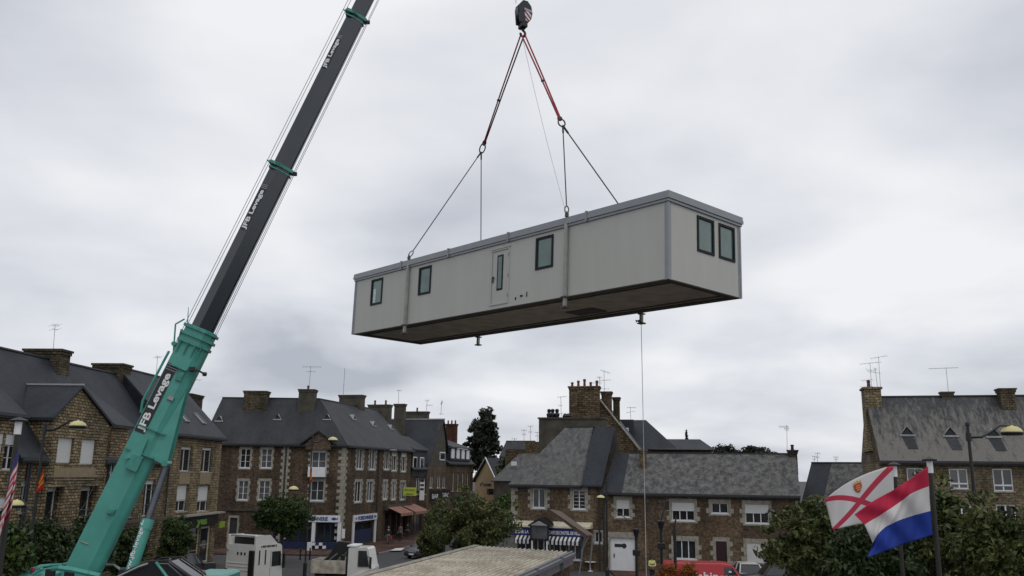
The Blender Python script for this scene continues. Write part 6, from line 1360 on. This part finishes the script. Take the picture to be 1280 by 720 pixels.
def person(label, P, rz, top, legs_, hairm, armL=((.24,0,1.12),(.26,.08,.88)), armR=((-.24,0,1.12),(-.26,.08,.88)), stride=.12, skirt=False, hi=False):
    t = thing('person', label, 'person', P, rz)
    S = lambda s: (.19*s,0,1.42)
    lg = lambda s: [((.09*s,0,.92),.085),((.10*s,.02+stride*.4*s,.5),.062),((.10*s,-.02+stride*s,.09),.045),((.10*s,-.16+stride*s,.045),.04)]
    # body (y negative = facing)
    J=[((0,0,.98),(.15,.11)),((0,-.01,1.15),(.13,.095)),((0,0,1.36),(.16,.11)),((0,0,1.47),(.07,.07)),((0,-.01,1.56),.055),((0,-.015,1.66),(.085,.1)),((0,-.01,1.73),(.07,.085))]
    E_=[(0,1),(1,2),(2,3),(3,4),(4,5),(5,6)]
    for s,arm in ((1,armL),(-1,armR)):
        b=len(J); J+=[(S(s),.06),(arm[0],.045),(arm[1],.032)]; E_+=[(2,b),(b,b+1),(b+1,b+2)]
        h=Vector(arm[1]); d=(Vector(arm[1])-Vector(arm[0])).normalized(); c=len(J); J.append((tuple(h+d*.07),(.034,.018))); E_.append((b+2,c))
        side=d.cross(Vector((0,1,0))).normalized() if abs(d.y)<.9 else Vector((1,0,0))
        for q,(o_,l_) in enumerate(((-.03,.07),(-.01,.085),(.01,.08),(.03,.06))):
            k_=len(J); J+= [(tuple(h+d*.1+side*o_),.011),(tuple(h+d*(.1+l_*.6)+side*o_+Vector((0,-.01,0))),.009),(tuple(h+d*(.1+l_)+side*o_+Vector((0,-.03,0))),.008)]; E_+=[(c,k_),(k_,k_+1),(k_+1,k_+2)]
        k_=len(J); J+=[(tuple(h+d*.05+side*.045+Vector((0,-.02,0))),.011),(tuple(h+d*.1+side*.06+Vector((0,-.04,0))),.009)]; E_+=[(c,k_),(k_,k_+1)]
    for s in (1,-1):
        b=len(J); J+=lg(s); E_+=[(0,b)]+[(b+i,b+i+1) for i in range(3)]
    body = skin_mesh('body', J, E_, SKINM, t, 1)
    k=MB(); k.ext([(-.012,-.105,1.63),(.012,-.105,1.63),(.008,-.135,1.63),(-.008,-.135,1.63)],(0,.01,.045)); k.build('nose',SKINM,body)
    for s in (-1,1): k=MB(); k.lathe((.032*s,-.1,1.675),[(.002,-.01),(.012,0),(.002,.01)],8); k.build('eye',M['black'],body)
    k=MB(); k.box(-.025,.025,-.112,-.1,1.605,1.613); k.build('mouth',M['darkred'],body)
    TJ=[((0,0,.93),(.175,.135)),((0,-.01,1.15),(.155,.12)),((0,0,1.37),(.185,.13)),((0,0,1.47),(.075,.075))]; TE=[(0,1),(1,2),(2,3)]
    for s,arm in ((1,armL),(-1,armR)):
        b=len(TJ); TJ+=[(S(s),.078),(arm[0],.062),(tuple(Vector(arm[0]).lerp(Vector(arm[1]),.92)),.048)]; TE+=[(2,b),(b,b+1),(b+1,b+2)]
    jk = skin_mesh('jacket', TJ, TE, top, t, 2)
    if hi:
        k=MB(); 
        for z in (1.05,1.25): k.lathe((0,-.005,z),[(.2,-.025),(.2,.025)],20)
        k.build('reflective_band',M['steel'],jk)
    LJ=[((0,0,.96),(.165,.125))]; LE=[]
    for s in (1,-1):
        b=len(LJ); LJ+=[((.09*s,0,.85),.105),((.10*s,.02+stride*.4*s,.5),.08),((.10*s,-.02+stride*s,.1),.065)]; LE+=[(0,b),(b,b+1),(b+1,b+2)]
    skin_mesh('skirt' if skirt else 'trousers', LJ, LE, legs_, t, 2)
    for s in (1,-1): k=MB(); k.rbox(.055*s if s>0 else -.145,.145 if s>0 else -.055,-.2+stride*s,.07+stride*s,.0,.09,.02); k.build('shoe',M['black'],t)
    k=MB(); k.lathe((0,.015,1.62),[(.07,-.06),(.1,0),(.108,.08),(.09,.15),(.04,.185),(.002,.19)],14); k.build('hair',hairm,t,smooth=True)
    return t
YEL=plain('yellow_hivis_cloth',(.62,.6,.22),.8); DKC=plain('dark_clothing',(.02,.02,.025),.9); GRC=plain('grey_clothing',(.12,.12,.13),.9); PALEC=plain('pale_cloth',(.45,.43,.4),.9); REDC=plain('red_bag',(.35,.015,.03),.6)
g=onz(485,680,.13)
pw=person('person in dark jacket carrying a bright red bag, walking below the pink awning',(g.x,g.y,.13),R(200),DKC,GRC,HAIRL,armR=((-.26,0,1.12),(-.3,-.05,.88)))
k=MB(); k.rbox(-.42,-.2,-.12,.06,.42,.78,.03); k.path([(-.31,-.1,.78),(-.31,-.05,.88),(-.31,.03,.78)],.012,5); b_=k.build('handbag',REDC,None); b_.location=(g.x,g.y,.13); b_.rotation_euler=(0,0,R(200)); tag(b_,'bright red bag in the hand of the person under the awning','bag')
g=onz(500,676,.13); person('person in pale top standing under the gap between the pink awnings',(g.x,g.y,.13),R(160),GRC,DKC,HAIRD,stride=.03)
g=onz(509,673,.13); person('person in dark clothes at the shop door under the right awning',(g.x,g.y,.13),R(20),DKC,DKC,HAIRD,stride=.02)
person('worker in yellow jacket standing in front of the long house right of the garage',(at(815,705,65.2).x,65.2,.0),R(5),YEL,DKC,HAIRD,armL=((.24,-.05,1.15),(.12,-.2,1.1)),armR=((-.24,-.05,1.15),(-.1,-.2,1.08)),stride=.04,hi=True)

# ================================================================== VEHICLES
def paint(name,col,r=.3): 
    m=plain(name,col,r,var=.04); m.node_tree.nodes['Principled BSDF'].inputs['Coat Weight'].default_value=.5; return m
CARGL=M['glass']
def car(label,P,hd,pm,L_=4.1,W=1.74,H=1.48,cat='car',kind='hatch',name='parked_car',rack=False,group=None):
    t=thing(name,label,cat,P,hd,group); h=W/2
    if kind=='hatch': lo=[(-L_/2,.35),(-L_/2+.02,.9),(-L_/2+.1,1.0),(L_/2-1.25,.98),(L_/2-.25,.8),(L_/2,.6),(L_/2,.3),(L_/2-.3,.22),(-L_/2+.3,.22)]; gh=[(-L_/2+.12,.98),(-L_/2+.5,H-.05),(-L_/2+.9,H),(.25,H),(L_/2-1.15,.97)]
    elif kind=='suv': lo=[(-L_/2,.45),(-L_/2,1.1),(L_/2-1.3,1.12),(L_/2-.15,1.05),(L_/2,.9),(L_/2,.4),(L_/2-.3,.32),(-L_/2+.3,.32)]; gh=[(-L_/2+.03,1.08),(-L_/2+.15,H-.04),(-L_/2+.3,H),(.35,H),(L_/2-1.35,1.1)]
    else: lo=[(-L_/2,.3),(-L_/2,H-.12),(-L_/2+.12,H),(L_/2-2.2,H),(L_/2-1.7,H-.05),(L_/2-.9,1.25),(L_/2-.12,1.0),(L_/2,.8),(L_/2,.3),(L_/2-.3,.22),(-L_/2+.3,.22)]; gh=None
    def sides(prof,hw_lo,hw_hi,z0,z1,ins=.05):
        rings=[]; cx_=sum(p[0] for p in prof)/len(prof); cz=sum(p[1] for p in prof)/len(prof)
        def hw(z): f_=max(0,min(1,(z-z0)/(z1-z0))); return hw_lo+(hw_hi-hw_lo)*f_
        for s,k_ in ((-1,.95),(-.94,1),(.94,1),(1,.95)): rings.append([Vector((cx_+(p[0]-cx_)*k_,s*hw(p[1]),cz+(p[1]-cz)*k_)) for p in prof])
        return rings
    k=MB(); k.loft(sides(lo,h,h*(.86 if kind=='van' else .97),.2,H if kind=='van' else 1.0)); body=k.build('body',pm,t)
    if gh:
        k=MB(); k.loft(sides(gh,h*.95,h*.72,gh[0][1],H)); gl=k.build('windows',CARGL,t)
        k=MB(); k.rbox(gh[1][0]+.15,gh[3][0]+.08,-h*.7,h*.7,H-.03,H+.025,.02); rf_=k.build('roof',pm,t)
        for s in (-1,1):
            xm=(gh[1][0]+gh[3][0])/2
            for a,b in ((gh[0],gh[1]),(gh[4],gh[3]),((xm+.1,gh[0][1]),(xm,H-.01))): k=MB(); k.tube((a[0],s*h*.945,a[1]),(b[0],s*h*.73,b[1]-.01),.042,n=6); k.build('pillar',pm,gl)
    else:
        for s in (-1,1):
            k=MB(); k.ext([(L_/2-2.15,s*h*.93,1.3),(L_/2-1.15,s*h*.945,1.28),(L_/2-1.65,s*h*.9,H-.22),(L_/2-2.15,s*h*.885,H-.2)],(0,s*.02,0)); k.build('side_window',CARGL,t)
        k=MB(); k.ext([(L_/2-.93,-h*.85,1.3),(L_/2-.93,h*.85,1.3),(L_/2-1.62,h*.78,H-.12),(L_/2-1.62,-h*.78,H-.12)],(.03,0,.02)); k.build('windscreen',CARGL,t)
    for s in (-1,1):
        k=MB(); k.rbox(L_/2-.12,L_/2+.01,s*h*.72-.16,s*h*.72+.16,.6,.76,.02); k.build('headlight',M['glass_c'],t); k=MB(); k.rbox(-L_/2-.01,-L_/2+.06,s*h*.82-.08,s*h*.82+.08,.65,.95,.02); k.build('taillight',plain('tail_light_red',(.3,.01,.01),.3) if s<0 else bpy.data.materials.get('tail_light_red'),t)
        k=MB(); k.rbox(.75 if kind!='van' else L_/2-1.3,.87 if kind!='van' else L_/2-1.18,s*(h+.1)-.08,s*(h+.1)+.08,.98 if kind!='van' else 1.35,1.1 if kind!='van' else 1.55,.02); k.build('mirror',M['black'],t)
        for x in (-L_/2+.75,L_/2-.8): wheel(t,(x,s*(h-.09),.31),.31,.2,world=False)
    for x in (-L_/2-.03,L_/2-.08): k=MB(); k.rbox(x,x+.11,-h*.9,h*.9,.32,.52,.03); k.build('bumper',M['black'],t)
    k=MB(); k.box(L_/2+.031,L_/2+.035,-.26,.26,.38,.5); k.build('number_plate',M['white'],t)
    if rack:
        k=MB()
        for s in (-1,1): k.tube((gh[1][0]+.1,s*h*.66,H+.16),(gh[3][0]+.1,s*h*.66,H+.16),.025,n=6)
        for i in range(9): x=gh[1][0]+.1+(gh[3][0]-gh[1][0])*i/8; k.tube((x,-h*.66,H+.14),(x,h*.66,H+.14),.018,n=5)
        for s in (-1,1):
            for i in range(6): x=gh[1][0]+.15+(gh[3][0]-gh[1][0])*i/5.2; k.tube((x,s*h*.66,H),(x,s*h*.66,H+.26),.015,n=5)
            k.tube((gh[1][0]+.1,s*h*.66,H+.26),(gh[3][0]+.1,s*h*.66,H+.26),.02,n=6)
        k.build('roof_rack',M['black'],t)
    return t
WP=paint('white_car_paint',(.62,.62,.6)); BP_=paint('black_car_paint',(.012,.013,.015)); RP=paint('red_van_paint',(.45,.008,.015)); DG=paint('dark_grey_car_paint',(.03,.032,.036))
van=car('bright red delivery van with white lettering parked before the long house',(at(887,705,55.2).x,55.2,0),R(-2),RP,L_=5.7,W=1.95,H=2.36,cat='van',kind='van',name='delivery_van')
k=MB(); k.text('Cabin',.62,(-.55,-.945,1.42),(1,0,0),(0,0,1),width=1.75,thick=.012,bold=.02); k.build('lettering',M['letters'],van); k=MB(); k.text('02 33 38 38 38',.24,(1.05,-.945,1.5),(1,0,0),(0,0,1),width=1.25,thick=.012,bold=.01); k.build('phone_number',M['letters'],van)
k=MB(); k.rbox(.95,1.12,-.93,-.9,1.83,1.93,.01); k.build('white_sticker',M['white'],van)
car('white car seen from the front between the red van and the dark off-roader',(at(936,705,63.5).x,63.5,0),R(-93),WP,H=1.5)
car('dark off-road vehicle with roof rack parked beneath the white shutter',(at(967,705,60.5).x,60.5,0),R(178),BP_,L_=4.5,W=1.85,H=1.78,kind='suv',rack=True)
g=onz(531,697,0); car('dark car on the street half hidden by the leafy tree',(g.x,g.y,0),R(-120),DG,H=1.5)
car('dark car parked behind the crane, beside the small green tree',(at(231,705,63).x,63,0),R(65),DG,L_=4.4,H=1.75,kind='suv')
# white tractor unit
hd=math.atan2(.87,.5); c0=Vector((at(300,705,55).x,55,0)); tr=thing('truck','white lorry cab with raised roof fairing standing left of the round tree','truck',(c0.x,c0.y,0),hd)
TW=paint('white_truck_paint',(.60,.60,.56),.4); zt=at(300,669,55).z; ZC=zt-.55
k=MB(); pr=[(0,1.0),(0,ZC),(2.05,ZC),(2.2,ZC-.12),(2.32,2.1),(2.36,1.0)]; k.loft([[Vector((x,y,z)) for x,z in pr] for y in (-1.22,-1.15,1.15,1.22)]); cb_=k.build('cab',TW,tr)
for s in (-1,1): k=MB(); ys=sorted((s*1.2,s*1.08)); k.ext([(.0,ys[0],ZC),(.9,ys[0],ZC),(1.9,ys[0],ZC-.02),(1.2,ys[0],zt),(.15,ys[0],zt+.02),(.0,ys[0],zt-.02)],(0,ys[1]-ys[0],0)); k.build('side_fairing',TW,tr)
k=MB(); k.ext([(.5,-1.08,ZC),(1.9,-1.08,ZC),(1.3,-1.08,zt-.04),(.75,-1.08,zt-.1)],(0,2.16,0)); k.build('roof_fairing',TW,tr); k=MB(); k.box(.42,.46,-1.06,1.06,ZC,zt-.12); k.build('fairing_recess',M['black'],tr); k=MB(); k.rbox(.12,.2,-1.1,1.1,zt-.07,zt,.02); k.build('fairing_edge',M['zinc'],tr)
for z in (1.55,1.75,1.95): k=MB(); k.rbox(-.03,.0,-1.1,1.1,z,z+.05,.01); k.build('rib',TW,cb_)
for y in (.25,-.05,-.35): k=MB(); k.rbox(-.02,.0,y-.07,y+.07,2.45,2.62,.01); k.build('vent',M['black'],cb_)
k=MB(); k.rbox(-.1,.01,-1.2,-.75,.9,ZC-.3,.03); k.build('dark_duct',M['black'],tr)
k=MB(); k.path([(-.05,1.1,1.6),(-.16,1.1,1.62),(-.16,.9,1.6)],.03,5); k.path([(-.05,1.1,2.7),(-.16,1.1,2.72),(-.16,.9,2.7)],.03,5); k.build('grab_handle',M['black'],tr)
for x in (.35,.85): k=MB(); k.box(x-.05,x+.05,-1.235,-1.215,1.9,2.75); k.build('dark_slot',M['black'],cb_)
k=MB(); k.ext([(1.4,-1.235,1.75),(2.2,-1.235,1.75),(2.12,-1.235,2.62),(1.4,-1.235,2.62)],(0,.02,0)); k.build('door_window',M['glass'],cb_)
k=MB(); k.box(1.3,2.2,-1.228,-1.218,1.0,1.03); k.box(1.28,1.31,-1.228,-1.218,1.0,2.7); k.build('door_seam',M['zinc'],cb_)
k=MB(); 
for i in range(11): k.box(.45+i*.12,.45+i*.12+(.09 if i%3 else .05),-1.236,-1.221,ZC-.16,ZC-.04)
k.build('small_dark_decal',M['black'],cb_)
k=MB(); k.rbox(2.2,2.3,-1.5,-1.28,1.6,2.5,.03); k.path([(2.1,-1.2,2.4),(2.25,-1.4,2.45)],.02,5); k.build('mirror',M['black'],tr)
k=MB(); k.box(-3.6,2.0,-.45,.45,.75,1.0); k.build('chassis',M['black'],tr); k=MB(); k.rbox(-2.6,-1.6,-.5,.5,1.0,1.2,.05); k.build('fifth_wheel',M['rod'],tr)
for x,yy in ((1.5,1.05),(-2.3,1.0)):
    for s in (-1,1): wheel(tr,(x,s*yy,.5),.5,.32 if x>0 else .55,world=False)
# small tipper truck
c0=Vector((at(435,705,62).x,62,0)); tt=thing('tipper_truck','small white tipper truck with rusty bed and folded black loader arm','truck',(c0.x,c0.y,0),R(-6))
RUST=plain('chipped_white_rusty_steel',(.42,.38,.31),.8,var=.35,scale=2.2)
zc_=at(452,683,62).z
k=MB(); pr=[(.25,.5),(.25,zc_-.05),(.4,zc_),(1.5,zc_),(1.62,zc_-.1),(1.85,1.35),(1.95,1.1),(1.95,.5)]; k.loft([[Vector((x,y*(1 if z<1.2 else .93),z)) for x,z in pr] for y in (-.95,-.9,.9,.95)]); cb2=k.build('cab',TW,tt)
k=MB(); k.ext([(1.0,-.93,1.25),(1.72,-.95,1.25),(1.35,-.9,zc_-.2),(1.0,-.9,zc_-.2)],(0,.0,0.0)) if False else k.ext([(.95,-.965,1.25),(1.72,-.965,1.25),(1.5,-.93,zc_-.2),(.95,-.93,zc_-.2)],(0,.03,0)); k.build('door_window',M['glass'],cb2)
k=MB(); k.rbox(1.8,1.92,-1.25,-1.02,1.15,1.9,.03); k.path([(1.6,-.93,1.9),(1.85,-1.1,1.85)],.02,5); k.build('mirror',M['black'],tt)
k=MB(); k.rbox(.1,.75,-.8,.8,zc_+.03,zc_+.14,.02); k.build('light_bar',M['white'],tt)
k=MB(); 
za=at(420,699,62).z
for a in ((-2.3,.1,-1.0,-.94),(-2.3,.1,.94,1.0)): k.rbox(a[0],a[1],a[2],a[3],.75,za,.01)
k.box(-2.3,.1,-.94,.94,.75,.82); k.box(-2.3,-2.24,-.94,.94,.82,za); k.box(.05,.1,-.94,.94,.82,za+.25); bd=k.build('tipper_bed',RUST,tt)
for x in (-2.2,-1.45,-1.3,-.2,.0): k=MB(); k.box(x-.04,x+.04,-1.03,-1.0,.75,za); k.build('bed_rib',RUST,bd)
k=MB(); k.rbox(-1.3,-.9,-.3,.3,.82,1.6,.05); k.ext([(-1.6,-.25,1.3),(-1.2,-.25,1.25),(.05,-.25,2.35),(.1,-.25,2.75),(-.75,-.25,2.8),(-1.0,-.25,2.4)],(0,.5,0)); k.path([(-1.8,0,1.35),(-.6,0,2.3),(.0,0,2.6)],.12,8); ar=k.build('loader_arm',M['black'],tt)
k=MB(); k.tube((-1.5,-.3,1.3),(-.7,-.3,2.0),.06); k.build('hydraulic_ram',M['zinc'],ar); k=MB(); k.rbox(-.35,.2,-.7,.5,1.3,2.0,.08); k.build('dark_load',M['black'],tt)
k=MB(); k.rbox(.12,.22,-.9,.9,.8,2.3,.02); k.build('headboard',M['black'],tt)
k=MB(); k.box(-2.2,1.8,-.35,.35,.5,.74); k.build('chassis',M['black'],tt)
for x in (1.35,-1.5):
    for s in (-1,1): wheel(tt,(x,s*.85,.35),.35,.24,world=False)
# low white sign/boards and street bits
for (px,py,Y,w_,h_,lb) in ((386,684,70,.5,.9,'white board standing behind the lorry, under the round tree'),):
    P=onz(px,py+6,0); k=MB(); k.rbox(-w_/2,w_/2,-.03,.03,0.1,h_,.01); k.v=[tuple(Vector(v)+P) for v in k.v]; single('sign_board',lb,'board',k,M['white'],P)
for px,lb in ((384,'dark bollard left of the lamp foot under the round tree'),(381,'dark bollard right beside the round tree trunk')):
    P=onz(px-6 if px==381 else px+3,700,0); k=MB(); k.lathe(P,[(.08,0),(.07,.9),(.09,.93),(.05,1.0),(.01,1.02)],10); single('bollard',lb,'bollard',k,M['black'],P,'dark bollards under the round tree')
